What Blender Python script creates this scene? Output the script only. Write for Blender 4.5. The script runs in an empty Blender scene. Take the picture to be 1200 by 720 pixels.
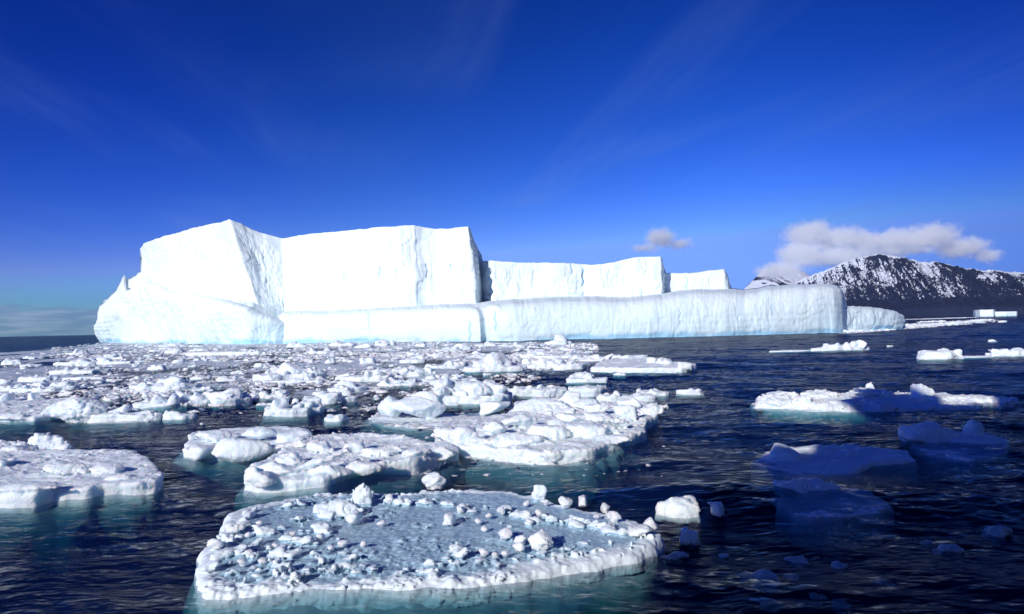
import bpy, math, random
import numpy as np

R = math.radians
random.seed(7)
rng = np.random.default_rng(11)
sc = bpy.context.scene
COL = sc.collection

# ------------------------------------------------------------------ camera
CAM_H = 6.0            # metres above the water, at the ship's rail
F = 800.0              # focal length in pixels of the 1200 px wide photograph
ROLL = 0.02125         # slope of the sea horizon
HC = 381.3             # horizon row at the middle column
a_roll = math.atan(ROLL)
pitch = math.atan((HC - 360.0) / F)
fwd = np.array([0, math.cos(pitch), math.sin(pitch)])
up0 = np.array([0, -math.sin(pitch), math.cos(pitch)])
X0 = np.array([1.0, 0, 0])
cright = math.cos(a_roll) * X0 - math.sin(a_roll) * up0
cup = math.sin(a_roll) * X0 + math.cos(a_roll) * up0


def ray(px, py):
    d = fwd * F + cright * (px - 600.0) + cup * (360.0 - py)
    return d


def hor(px):
    return HC - ROLL * (px - 600.0)


def ground(px, py, z=0.0):
    """where the view line through a photograph pixel meets the level z"""
    d = ray(px, py)
    t = (z - CAM_H) / d[2]
    return d[0] * t, d[1] * t


def wx(px, D):
    """world x of image column px at forward distance D (near the horizon)"""
    return (px - 600.0) / F * D


def zpix(px, py, D):
    return CAM_H + (hor(px) - py) * D / F


cam_d = bpy.data.cameras.new('camera')
cam = bpy.data.objects.new('camera', cam_d)
COL.objects.link(cam)
cam_d.sensor_width = 36.0
cam_d.lens = 36.0 * F / 1200.0
cam_d.clip_start = 0.1
cam_d.clip_end = 90000.0
from mathutils import Matrix
M = Matrix((
    (cright[0], cup[0], -fwd[0], 0.0),
    (cright[1], cup[1], -fwd[1], 0.0),
    (cright[2], cup[2], -fwd[2], CAM_H),
    (0, 0, 0, 1)))
cam.matrix_world = M
sc.camera = cam

# ------------------------------------------------------------------ noise
T = 64
_tab = np.random.default_rng(5).random((T, T, T), dtype=np.float32) * 2 - 1


def vnoise(x, y, z=0.0):
    x = np.asarray(x, dtype=np.float32); y = np.asarray(y, dtype=np.float32)
    z = np.asarray(z, dtype=np.float32)
    x, y, z = np.broadcast_arrays(x, y, z)
    xi = np.floor(x).astype(np.int32); yi = np.floor(y).astype(np.int32); zi = np.floor(z).astype(np.int32)
    fx = x - xi; fy = y - yi; fz = z - zi
    fx = fx * fx * fx * (fx * (fx * 6 - 15) + 10)
    fy = fy * fy * fy * (fy * (fy * 6 - 15) + 10)
    fz = fz * fz * fz * (fz * (fz * 6 - 15) + 10)
    m = T - 1
    x0 = xi & m; x1 = (xi + 1) & m; y0 = yi & m; y1 = (yi + 1) & m; z0 = zi & m; z1 = (zi + 1) & m
    c00 = _tab[x0, y0, z0] * (1 - fx) + _tab[x1, y0, z0] * fx
    c10 = _tab[x0, y1, z0] * (1 - fx) + _tab[x1, y1, z0] * fx
    c01 = _tab[x0, y0, z1] * (1 - fx) + _tab[x1, y0, z1] * fx
    c11 = _tab[x0, y1, z1] * (1 - fx) + _tab[x1, y1, z1] * fx
    return (c00 * (1 - fy) + c10 * fy) * (1 - fz) + (c01 * (1 - fy) + c11 * fy) * fz


def fbm(x, y, z=0.0, o=4, gain=0.5):
    s = 0; a = 1.0; f = 1.0; tot = 0
    for k in range(o):
        s = s + a * vnoise(x * f + 17.3 * k, y * f + 5.1 * k, np.asarray(z) * f + 9.7 * k)
        tot += a; a *= gain; f *= 2.03
    return s / tot


def sstep(a, b, x):
    t = np.clip((x - a) / (b - a), 0, 1)
    return t * t * (3 - 2 * t)


# ------------------------------------------------------------------ objects
def link_mesh(name, verts, faces, mat=None, parent=None, loc=(0, 0, 0), smooth=True, attrs=None):
    verts = np.asarray(verts, dtype=np.float32); faces = np.asarray(faces, dtype=np.int32)
    me = bpy.data.meshes.new(name)
    n, k = faces.shape
    me.vertices.add(len(verts)); me.vertices.foreach_set('co', verts.ravel())
    me.loops.add(n * k); me.loops.foreach_set('vertex_index', faces.ravel())
    me.polygons.add(n)
    me.polygons.foreach_set('loop_start', np.arange(0, n * k, k, dtype=np.int32))
    me.update(calc_edges=True)
    me.polygons.foreach_set('use_smooth', np.full(n, smooth, dtype=bool))
    for an, av in (attrs or {}).items():
        at = me.attributes.new(an, 'FLOAT', 'POINT')
        at.data.foreach_set('value', np.asarray(av, dtype=np.float32).ravel())
    if mat: me.materials.append(mat)
    me.update()
    o = bpy.data.objects.new(name, me)
    COL.objects.link(o)
    o.location = loc
    if parent: o.parent = parent
    return o


def empty(name, loc=(0, 0, 0)):
    o = bpy.data.objects.new(name, None)
    COL.objects.link(o); o.location = loc; o.empty_display_size = 0.5
    return o


def tag(o, label=None, cat=None, group=None, kind=None):
    if label: o['label'] = label
    if cat: o['category'] = cat
    if group: o['group'] = group
    if kind: o['kind'] = kind
    return o


def grid_faces(nu, nv, off=0, wrap=False):
    i = np.arange(nu if wrap else nu - 1)[:, None]; j = np.arange(nv - 1)[None, :]
    i2 = (i + 1) % nu
    a = i * nv + j; b = i2 * nv + j; c = i2 * nv + j + 1; d = i * nv + j + 1
    return np.stack([a, b, c, d], -1).reshape(-1, 4) + off


# ------------------------------------------------------------------ materials
def new_mat(name):
    m = bpy.data.materials.new(name); m.use_nodes = True
    nt = m.node_tree; nt.nodes.clear()
    out = nt.nodes.new('ShaderNodeOutputMaterial')
    return m, nt, out


class N:
    def __init__(s, nt): s.nt = nt

    def __call__(s, typ, ins=None, **kw):
        n = s.nt.nodes.new('ShaderNode' + typ)
        for k, v in kw.items(): setattr(n, k, v)
        for k, v in (ins or {}).items():
            if hasattr(v, 'is_output') or isinstance(v, bpy.types.NodeSocket): s.nt.links.new(v, n.inputs[k])
            else: n.inputs[k].default_value = v
        return n

    def math(s, op, a, b=0.0, c=None, clamp=False):
        n = s('Math', {0: a, 1: b}, operation=op, use_clamp=clamp)
        if c is not None:
            if isinstance(c, bpy.types.NodeSocket): s.nt.links.new(c, n.inputs[2])
            else: n.inputs[2].default_value = c
        return n.outputs[0]

    def mixc(s, f, a, b, blend='MIX'):
        n = s.nt.nodes.new('ShaderNodeMix'); n.data_type = 'RGBA'; n.blend_type = blend
        for i, v in ((0, f), (6, a), (7, b)):
            if isinstance(v, bpy.types.NodeSocket): s.nt.links.new(v, n.inputs[i])
            else: n.inputs[i].default_value = v
        return n.outputs[2]

    def ramp(s, f, *st):
        n = s.nt.nodes.new('ShaderNodeMapRange'); n.interpolation_type = 'SMOOTHSTEP'
        s.nt.links.new(f, n.inputs[0])
        for i, v in enumerate(st): n.inputs[i + 1].default_value = v
        return n.outputs[0]


def c4(r, g, b): return (r, g, b, 1.0)


def ice_material(name, base, blue, bump_scale, bump_dist, rough=0.55, blue_amt=0.35, sss=0.0, var_scale=0.6):
    m, nt, out = new_mat(name); n = N(nt)
    tc = n('NewGeometry')
    pos = tc.outputs['Position']
    nz = n('TexNoise', {'Vector': pos, 'Scale': var_scale, 'Detail': 5.0, 'Roughness': 0.6})
    f = n.ramp(nz.outputs[0], 0.45, 0.75, 0.0, blue_amt)
    col = n.mixc(f, c4(*base), c4(*blue))
    b1 = n('TexNoise', {'Vector': pos, 'Scale': bump_scale, 'Detail': 6.0, 'Roughness': 0.62})
    b2 = n('TexVoronoi', {'Vector': pos, 'Scale': bump_scale * 2.3})
    h = n.math('ADD', b1.outputs[0], n.math('MULTIPLY', b2.outputs[0], 0.25))
    bp = n('Bump', {'Height': h, 'Strength': 0.8, 'Distance': bump_dist})
    p = n('BsdfPrincipled', {'Base Color': col, 'Roughness': rough, 'Normal': bp.outputs[0], 'IOR': 1.31})
    if sss > 0:
        p.inputs['Subsurface Weight'].default_value = sss
        p.inputs['Subsurface Radius'].default_value = (0.22, 0.33, 0.44)
        p.inputs['Subsurface Scale'].default_value = 1.0
    nt.links.new(p.outputs[0], out.inputs[0])
    return m


M_snow = ice_material('snow_ice', (0.83, 0.91, 0.935), (0.68, 0.83, 0.89), 6.0, 0.075, sss=0.8)
M_snow_far = ice_material('snow_ice_far', (0.84, 0.91, 0.93), (0.70, 0.84, 0.89), 2.2, 0.15, var_scale=0.2, sss=0.8)
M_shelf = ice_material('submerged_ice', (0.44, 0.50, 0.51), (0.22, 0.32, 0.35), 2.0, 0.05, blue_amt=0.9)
M_chunk = ice_material('chunk_ice', (0.84, 0.91, 0.93), (0.70, 0.82, 0.88), 14.0, 0.03, sss=0.7)


def pond_material():
    """melting floe: white rim and rubble, blue-grey wet ice in its middle (vertex mask 'pond')"""
    m, nt, out = new_mat('melt_floe_ice'); n = N(nt)
    pos = n('NewGeometry').outputs['Position']
    at = n('Attribute', attribute_name='pond').outputs['Fac']
    nz = n('TexNoise', {'Vector': pos, 'Scale': 1.3, 'Detail': 6.0, 'Roughness': 0.65}).outputs[0]
    f = n.math('ADD', at, n.math('MULTIPLY', n.math('SUBTRACT', nz, 0.5), 0.9), clamp=True)
    nz2 = n('TexNoise', {'Vector': pos, 'Scale': 9.0, 'Detail': 4.0}).outputs[0]
    wet = n.mixc(n.ramp(nz2, 0.35, 0.7, 0.0, 1.0), c4(0.27, 0.42, 0.52), c4(0.46, 0.61, 0.70))
    col = n.mixc(n.ramp(f, 0.25, 0.75, 0.0, 1.0), c4(0.78, 0.86, 0.885), wet)
    mp = n('Mapping', {'Vector': pos, 'Scale': (0.6, 1.8, 1.0)})
    b1 = n('TexNoise', {'Vector': pos, 'Scale': 7.0, 'Detail': 7.0, 'Roughness': 0.65}).outputs[0]
    b2 = n('TexNoise', {'Vector': mp.outputs[0], 'Scale': 9.0, 'Detail': 3.0}).outputs[0]
    bp = n('Bump', {'Height': n.math('ADD', b1, n.math('MULTIPLY', b2, 0.4)), 'Strength': 0.7, 'Distance': 0.035})
    ro = n.ramp(f, 0.3, 0.8, 0.6, 0.16)
    p = n('BsdfPrincipled', {'Base Color': col, 'Roughness': ro, 'Normal': bp.outputs[0], 'IOR': 1.31})
    nt.links.new(p.outputs[0], out.inputs[0])
    return m


M_pond = pond_material()


def berg_material():
    m, nt, out = new_mat('glacier_ice'); n = N(nt)
    pos = n('NewGeometry').outputs['Position']
    sx = n('SeparateXYZ', {0: pos})
    z = sx.outputs[2]
    # old compressed ice: cyan low on the wall, white firn above; patches follow the wall
    nz = n('TexNoise', {'Vector': n('Mapping', {'Vector': pos, 'Scale': (0.035, 0.035, 0.05)}).outputs[0], 'Scale': 1.0, 'Detail': 5.0, 'Roughness': 0.6}).outputs[0]
    zz = n.math('ADD', z, n.math('MULTIPLY', n.math('SUBTRACT', nz, 0.5), 34.0))
    cy = n.ramp(zz, 22.0, 0.0, 0.0, 1.0)
    col = n.mixc(cy, c4(0.83, 0.925, 0.92), c4(0.735, 0.91, 0.925))
    zl = n.math('ADD', z, n.math('MULTIPLY', n.math('SUBTRACT', nz, 0.5), 13.0))
    wl = n.ramp(zl, 2.2, 0.0, 0.0, 0.8)
    col = n.mixc(wl, col, c4(0.30, 0.62, 0.82))
    at = n('Attribute', attribute_name='crack').outputs['Fac']
    col = n.mixc(at, col, c4(0.36, 0.60, 0.78))
    # bump: vertical flutes, strata, grain
    v1 = n('TexNoise', {'Vector': n('Mapping', {'Vector': pos, 'Scale': (0.45, 0.45, 0.07)}).outputs[0], 'Scale': 1.0, 'Detail': 6.0, 'Roughness': 0.6}).outputs[0]
    v2 = n('TexNoise', {'Vector': n('Mapping', {'Vector': pos, 'Scale': (0.05, 0.05, 0.6)}).outputs[0], 'Scale': 1.0, 'Detail': 4.0, 'Roughness': 0.6}).outputs[0]
    v3 = n('TexNoise', {'Vector': pos, 'Scale': 0.22, 'Detail': 6.0, 'Roughness': 0.6}).outputs[0]
    h = n.math('ADD', n.math('ADD', n.math('MULTIPLY', v1, 0.24), n.math('MULTIPLY', v3, 1.1)), n.math('MULTIPLY', v2, 0.22))
    bp = n('Bump', {'Height': h, 'Strength': 0.55, 'Distance': 0.7})
    p = n('BsdfPrincipled', {'Base Color': col, 'Roughness': 0.6, 'Normal': bp.outputs[0], 'IOR': 1.31, 'Specular IOR Level': 0.3})
    nt.links.new(p.outputs[0], out.inputs[0])
    return m


M_berg = berg_material()

# ------------------------------------------------------------------ SDF meshing
def surface_nets(v, org, cell):
    nx, ny, nz = v.shape
    s = v < 0
    cnt = np.zeros((nx - 1, ny - 1, nz - 1), dtype=np.int8)
    for i in (0, 1):
        for j in (0, 1):
            for k in (0, 1):
                cnt += s[i:nx - 1 + i, j:ny - 1 + j, k:nz - 1 + k]
    act = (cnt > 0) & (cnt < 8)
    ci, cj, ck = np.nonzero(act)
    idx = -np.ones(act.shape, dtype=np.int32)
    idx[ci, cj, ck] = np.arange(len(ci))
    acc = np.zeros((len(ci), 3), dtype=np.float32); num = np.zeros(len(ci), dtype=np.float32)
    corners = [(i, j, k) for i in (0, 1) for j in (0, 1) for k in (0, 1)]
    for a in corners:
        for ax in range(3):
            if a[ax]: continue
            b = list(a); b[ax] = 1
            va = v[ci + a[0], cj + a[1], ck + a[2]]; vb = v[ci + b[0], cj + b[1], ck + b[2]]
            cr = (va < 0) != (vb < 0)
            t = np.where(cr, va / np.where(cr, va - vb, 1), 0)
            p = np.array(a, dtype=np.float32)[None, :] * np.ones((len(ci), 1), dtype=np.float32)
            p[:, ax] += t
            acc += np.where(cr[:, None], p, 0); num += cr
    pts = (np.stack([ci, cj, ck], 1) + acc / np.maximum(num, 1)[:, None]) * cell + np.asarray(org)[None, :]
    faces = []
    for ax in range(3):
        o1, o2 = (ax + 1) % 3, (ax + 2) % 3
        sl0 = [slice(1, -1)] * 3; sl1 = [slice(1, -1)] * 3
        sl0[ax] = slice(0, -1); sl1[ax] = slice(1, None)
        A = s[tuple(sl0)]; B = s[tuple(sl1)]
        e = np.nonzero(A != B)
        g = [e[0] + (0 if ax == 0 else 1), e[1] + (0 if ax == 1 else 1), e[2] + (0 if ax == 2 else 1)]
        flip = A[e]
        q = []
        for d1, d2 in ((-1, -1), (0, -1), (0, 0), (-1, 0)):
            c = [g[0].copy(), g[1].copy(), g[2].copy()]
            c[o1] = c[o1] + d1; c[o2] = c[o2] + d2
            q.append(idx[c[0], c[1], c[2]])
        q = np.stack(q, 1)
        q[~flip] = q[~flip][:, ::-1]
        faces.append(q)
    faces = np.concatenate(faces)
    faces = faces[(faces >= 0).all(1)]
    return pts, faces


def poly_dist(px, py, poly):
    """signed distance (negative inside) of points to a closed polygon"""
    P = np.asarray(poly, dtype=np.float32)
    d2 = np.full(px.shape, 1e9, dtype=np.float32)
    ins = np.zeros(px.shape, dtype=bool)
    for i in range(len(P)):
        a = P[i]; b = P[(i + 1) % len(P)]
        e = b - a
        wx_ = px - a[0]; wy_ = py - a[1]
        t = np.clip((wx_ * e[0] + wy_ * e[1]) / (e @ e + 1e-9), 0, 1)
        dx = wx_ - t * e[0]; dy = wy_ - t * e[1]
        d2 = np.minimum(d2, dx * dx + dy * dy)
        c = ((a[1] > py) != (b[1] > py))
        if abs(e[1]) > 1e-9:
            ins ^= c & (px < e[0] * (py - a[1]) / e[1] + a[0])
    d = np.sqrt(d2)
    return np.where(ins, -d, d)


def smin(a, b, k):
    h = np.clip(0.5 + 0.5 * (b - a) / k, 0, 1)
    return b * (1 - h) + a * h - k * h * (1 - h)


def rotm(rx, ry, rz):
    cx, sx, cy, sy, cz, sz = math.cos(rx), math.sin(rx), math.cos(ry), math.sin(ry), math.cos(rz), math.sin(rz)
    A = np.array([[1, 0, 0], [0, cx, -sx], [0, sx, cx]]); B = np.array([[cy, 0, sy], [0, 1, 0], [-sy, 0, cy]])
    C = np.array([[cz, -sz, 0], [sz, cz, 0], [0, 0, 1]])
    return C @ B @ A


def sd_lump(x, y, z, c, h, rot, r):
    """irregular lump of ice: a few broken faces on an ellipsoid; r = how rounded"""
    Mi = rot.T
    dx, dy, dz = x - c[0], y - c[1], z - c[2]
    q = [(Mi[i, 0] * dx + Mi[i, 1] * dy + Mi[i, 2] * dz) / h[i] for i in range(3)]
    mh = min(h)
    g = np.random.default_rng(int(abs(c[0] * 971 + c[1] * 613 + c[2] * 377 + h[0] * 1999)) % 999983)
    d = np.sqrt(q[0] ** 2 + q[1] ** 2 + q[2] ** 2) - 1.02
    k = 0.03 + 0.30 * min(0.7, r / mh)
    for _ in range(14):
        nn = g.normal(size=3); nn /= np.linalg.norm(nn)
        o = 0.50 + 0.42 * g.random()
        e = q[0] * nn[0] + q[1] * nn[1] + q[2] * nn[2] - o
        hh = np.clip(0.5 - 0.5 * (e - d) / k, 0, 1)
        d = e * (1 - hh) + d * hh + k * hh * (1 - hh)
    return d * mh


def sd_box(x, y, z, c, h, rot, r):
    Mi = rot.T
    dx, dy, dz = x - c[0], y - c[1], z - c[2]
    q = [np.abs(Mi[i, 0] * dx + Mi[i, 1] * dy + Mi[i, 2] * dz) - (h[i] - r) for i in range(3)]
    o = np.sqrt(np.maximum(q[0], 0) ** 2 + np.maximum(q[1], 0) ** 2 + np.maximum(q[2], 0) ** 2)
    return o + np.minimum(np.maximum(q[0], np.maximum(q[1], q[2])), 0) - r


FLOES = []      # (x, y, radius) for spacing of the small pieces


def floe_mesh(poly, fb, draft, chunks, cell, seed, namp=0.10, nlen=0.7, rim=0.0, edge=0.0, onoise=0.05, topn=0.08, tilt=(0, 0), rnd=0.12):
    """SDF of a floe: slab with an uneven outline + frozen-in blocks, eaten by noise. poly is in local metres."""
    P = np.asarray(poly)
    pad = 4 * cell + namp * 1.5
    ztop = fb + rim + topn * 1.5
    x0, y0 = P.min(0) - pad - edge; x1, y1 = P.max(0) + pad + edge
    z0 = -draft - pad; z1 = ztop + abs(tilt[0]) * (x1 - x0) / 2 + abs(tilt[1]) * (y1 - y0) / 2 + pad
    for (c, h, rt, r) in chunks:
        e = np.abs(rt) @ np.array(h) * 1.2
        x0 = min(x0, c[0] - e[0] - pad); x1 = max(x1, c[0] + e[0] + pad)
        y0 = min(y0, c[1] - e[1] - pad); y1 = max(y1, c[1] + e[1] + pad)
        z1 = max(z1, c[2] + e[2] + pad)
    nx, ny, nz = [max(6, int(math.ceil((b - a) / cell))) for a, b in ((x0, x1), (y0, y1), (z0, z1))]
    gx = (x0 + cell * np.arange(nx)).astype(np.float32); gy = (y0 + cell * np.arange(ny)).astype(np.float32)
    gz = (z0 + cell * np.arange(nz)).astype(np.float32)
    X2, Y2 = np.meshgrid(gx, gy, indexing='ij')
    size = min(x1 - x0, y1 - y0)
    d2 = poly_dist(X2, Y2, P)
    s = seed * 3.71
    d2 = d2 + onoise * size * fbm(X2 / (size * 0.22) + s, Y2 / (size * 0.22), 1.5, 4, 0.55) + edge * 0
    top = fb + topn * fbm(X2 / 0.9 + s, Y2 / 0.9 + 3, 7.5, 4, 0.6) + tilt[0] * X2 + tilt[1] * Y2
    if rim > 0:
        w = np.exp(-((d2 + 0.35) / 0.35) ** 2)
        top = top + rim * w * (0.6 + 0.8 * fbm(X2 / 1.1 + s, Y2 / 1.1, 2.5, 3))
    Z = gz[None, None, :]
    # the wall: rounded above, eaten back a little at the water line
    und = 0.03 * np.exp(-((Z - 0.02) / 0.12) ** 2)
    wall = d2[:, :, None] + und
    a = wall; b = Z - top[:, :, None]
    k = max(rnd, cell * 1.5)
    h = np.clip(0.5 - 0.5 * (b - a) / k, 0, 1)
    v = b * (1 - h) + a * h + k * h * (1 - h)
    v = np.maximum(v, -draft - Z).astype(np.float32)
    for (c, hh, rt, r) in chunks:
        hh = tuple(1.18 * q for q in hh)
        e = np.abs(rt) @ np.array(hh) + 0.3 + 2 * cell
        i0, i1 = np.searchsorted(gx, [c[0] - e[0], c[0] + e[0]]); j0, j1 = np.searchsorted(gy, [c[1] - e[1], c[1] + e[1]])
        k0, k1 = np.searchsorted(gz, [c[2] - e[2], c[2] + e[2]])
        if i1 <= i0 or j1 <= j0 or k1 <= k0: continue
        bx = sd_lump(gx[i0:i1, None, None], gy[None, j0:j1, None], gz[None, None, k0:k1], c, hh, rt, r)
        v[i0:i1, j0:j1, k0:k1] = smin(v[i0:i1, j0:j1, k0:k1], bx, max(0.05, cell, 0.09 * min(hh)))
    band = np.abs(v) < namp * 1.6 + cell * 2
    bi, bj, bk = np.nonzero(band)
    xx, yy, zz = gx[bi], gy[bj], gz[bk]
    nn = fbm(xx / nlen + s, yy / nlen - s, zz / nlen + 2.2, 4, 0.55)
    # billowy melt hollows
    n2 = np.abs(vnoise(xx / (nlen * 0.55) + 31 + s, yy / (nlen * 0.55), zz / (nlen * 0.4)))
    n3 = np.abs(vnoise(xx / (nlen * 0.27) + 11 + s, yy / (nlen * 0.27), zz / (nlen * 0.22)))
    rough = 0.62 + 0.75 * sstep(-0.15, 0.35, fbm(xx / 1.9 + 50 + s, yy / 1.9, zz / 1.9, 2))
    v[bi, bj, bk] += namp * rough * (nn * 1.3 - (n2 - 0.25) * 0.7 - (n3 - 0.25) * 0.9)
    v[0] = v[-1] = 1; v[:, 0] = v[:, -1] = 1; v[:, :, 0] = v[:, :, -1] = 1
    V, Fq = surface_nets(v, (x0, y0, z0), cell)
    # one floe is one body: crumbs that the noise cut loose are dropped
    e = np.concatenate([Fq[:, [0, 1]], Fq[:, [1, 2]], Fq[:, [2, 3]], Fq[:, [3, 0]]])
    Lb = np.arange(len(V))
    for _ in range(400):
        m = np.minimum(Lb[e[:, 0]], Lb[e[:, 1]]); L2 = Lb.copy()
        np.minimum.at(L2, e[:, 0], m); np.minimum.at(L2, e[:, 1], m); L2 = L2[L2]
        if (L2 == Lb).all(): break
        Lb = L2
    big = np.bincount(Lb).argmax()
    keep = Lb == big
    if not keep.all():
        ni = np.cumsum(keep) - 1
        Fq = ni[Fq[keep[Fq[:, 0]]]]; V = V[keep]
    return V, Fq


def noisy_outline(w, l, seed, n=28, rough=0.22, sq=2.4):
    r = np.random.default_rng(seed)
    ph = r.random(6) * 6.28
    pts = []
    for i in range(n):
        t = 2 * math.pi * i / n
        c, s_ = math.cos(t), math.sin(t)
        q = (abs(c) ** sq + abs(s_) ** sq) ** (-1 / sq)
        k = 1 + rough * (0.5 * math.sin(2 * t + ph[0]) + 0.45 * math.sin(3 * t + ph[1]) + 0.35 * math.sin(5 * t + ph[2]) + 0.25 * math.sin(7 * t + ph[3]))
        pts.append((c * q * k * w / 2, s_ * q * k * l / 2))
    return np.array(pts)


def rand_chunks(r, poly, n, smin_, smax, fb, hmax, spread=0.75):
    """blocks frozen into the floe's top, tallest near its middle"""
    out = []
    P = np.asarray(poly); mn, mx = P.min(0), P.max(0)
    tries = 0
    while len(out) < n and tries < n * 30:
        tries += 1
        p = mn + (mx - mn) * r.random(2)
        if poly_dist(np.array([p[0]]), np.array([p[1]]), P * spread)[0] > 0: continue
        s = smin_ + (smax - smin_) * r.random() ** 1.8
        h = (s * (0.6 + 0.6 * r.random()), s * (0.5 + 0.5 * r.random()), s * (0.30 + 0.45 * r.random()))
        rt = rotm((r.random() - 0.5) * 0.9, (r.random() - 0.5) * 0.9, r.random() * 6.28)
        cz = fb + h[2] * (0.1 + 0.5 * r.random())
        ext = (np.abs(rt) @ np.array(h))[2]
        if cz + ext > hmax: cz = hmax - ext
        out.append(((p[0], p[1], cz), h, rt, 0.25 * min(h)))
    return out


def make_floe(name, poly_w, fb, chunks, label, seed, group=None, shelf=0.0, shelf_dir=(0, -1), cell=None, mat=None, draft=0.45,
              cat='ice floe', zoff=0.0, **kw):
    """poly_w: outline in world metres on the water"""
    P = np.asarray(poly_w, dtype=float)
    c = P.mean(0)
    D = max(10.0, c[1])
    if cell is None: cell = max(0.05, D / 620.0)
    L = P - c
    far = D > 75
    mat = mat or (M_snow_far if far else M_snow)
    chunks = [((k[0][0] - c[0], k[0][1] - c[1], k[0][2]), k[1], k[2], k[3]) for k in chunks]
    v, f = floe_mesh(L, fb, draft, chunks, cell, seed, **kw)
    FLOES.append((c[0], c[1], 0.5 * max(np.ptp(P[:, 0]), np.ptp(P[:, 1])), P))
    if shelf > 0:
        t = empty(name, (c[0], c[1], 0))
        link_mesh('snow_cap', v, f, mat, t)
        r = np.random.default_rng(seed + 99)
        sd = np.asarray(shelf_dir, dtype=float)
        out = []
        for p in L:
            nrm = p / (np.linalg.norm(p) + 1e-6)
            out.append(p + nrm * shelf * (0.15 + 0.3 * r.random()) + sd * shelf * max(0.0, nrm @ sd) * (0.5 + 0.7 * r.random()))
        v2, f2 = floe_mesh(out, -0.22, 1.3, [], max(cell * 2.0, 0.12), seed + 5, namp=0.14, nlen=1.3, topn=0.22, rnd=0.5)
        # the shelf dips away from the floe
        d = poly_dist(v2[:, 0], v2[:, 1], L)
        v2[:, 2] -= np.clip(d, 0, None) * 0.7
        link_mesh('submerged_shelf', v2, f2, M_shelf, t)
        tag(t, label, cat, group)
        return t
    o = link_mesh(name, v, f, mat, loc=(c[0], c[1], zoff))
    return tag(o, label, cat, group)


def pix_poly(pts, z=0.0):
    return np.array([ground(x, y, z) for x, y in pts])


def block(px, py, w, l, h, zc=None, rz=0.0, rx=0.0, ry=0.0, z=0.3, r=0.3):
    """a frozen-in block whose foot is seen at a pixel; metres"""
    x, y = ground(px, py, z)
    zc = z + h * 0.22 if zc is None else zc
    return ((x, y + l * 0.5, zc), (w / 2, l / 2, h / 2), rotm(rx, ry, rz), r * min(w, l, h) * 0.5)


def auto_floe(cx, yf, wpx, hpx, label, style='lumpy', asp=0.6, group=None, shelf=0.0, seed=None, n=None, rz=None, name='ice_floe', fbk=0.3, hk=1.0, draft=0.45, zoff=0.0, cell=None):
    """floe from its place in the photograph: middle column, front water line row, width and visible height in px"""
    seed = int(cx * 7 + yf * 13) if seed is None else seed
    r = np.random.default_rng(seed)
    x, y = ground(cx, yf)
    W = wpx * y / F
    Lm = max(0.5, asp * W)
    shift = CAM_H * F * (1 / y - 1 / (y + Lm))
    h = 0.9 * hk * max(0.22, min(3.2, (hpx - 0.5 * shift) * y / F))
    h = min(h, 0.5 * W + 0.02); draft = min(draft, 0.5 * W + 0.05)
    poly = noisy_outline(W, Lm, seed) + np.array([x, y + Lm / 2])
    ch = []
    fb = min(0.9, max(0.10, h * fbk))
    s = max(0.2, min(0.55 * Lm, h * 0.9, W * 0.28))
    if style == 'lumpy':
        ch = rand_chunks(r, poly - poly.mean(0), n or int(4 + W * 1.3), s * 0.3, s, fb, h)
    elif style == 'flat':
        ch = rand_chunks(r, poly - poly.mean(0), n or int(3 + W * 0.9), s * 0.2, s * 0.6, fb, h, 0.95)
    elif style == 'mound':
        ch = rand_chunks(r, poly - poly.mean(0), n or int(4 + W), s * 0.3, s * 0.7, fb, h * 0.8)
        ch.append(((0.05 * W, 0, h * 0.42), (W * 0.27, Lm * 0.3, h * 0.52), rotm(0.15 * (r.random() - .5), 0.5 * (r.random() - .5), (rz if rz is not None else r.random() - .5)), 0.3 * h))
    m = poly.mean(0)
    ch = [((k[0][0] + m[0], k[0][1] + m[1], k[0][2]), k[1], k[2], k[3]) for k in ch]
    na = min(0.12, 0.04 + h * 0.05)
    return make_floe(name, poly, fb, ch, label, seed, group, shelf, namp=na, nlen=max(0.5, h * 0.6), topn=min(0.18, h * 0.16), draft=draft, zoff=zoff, cell=cell)


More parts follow.
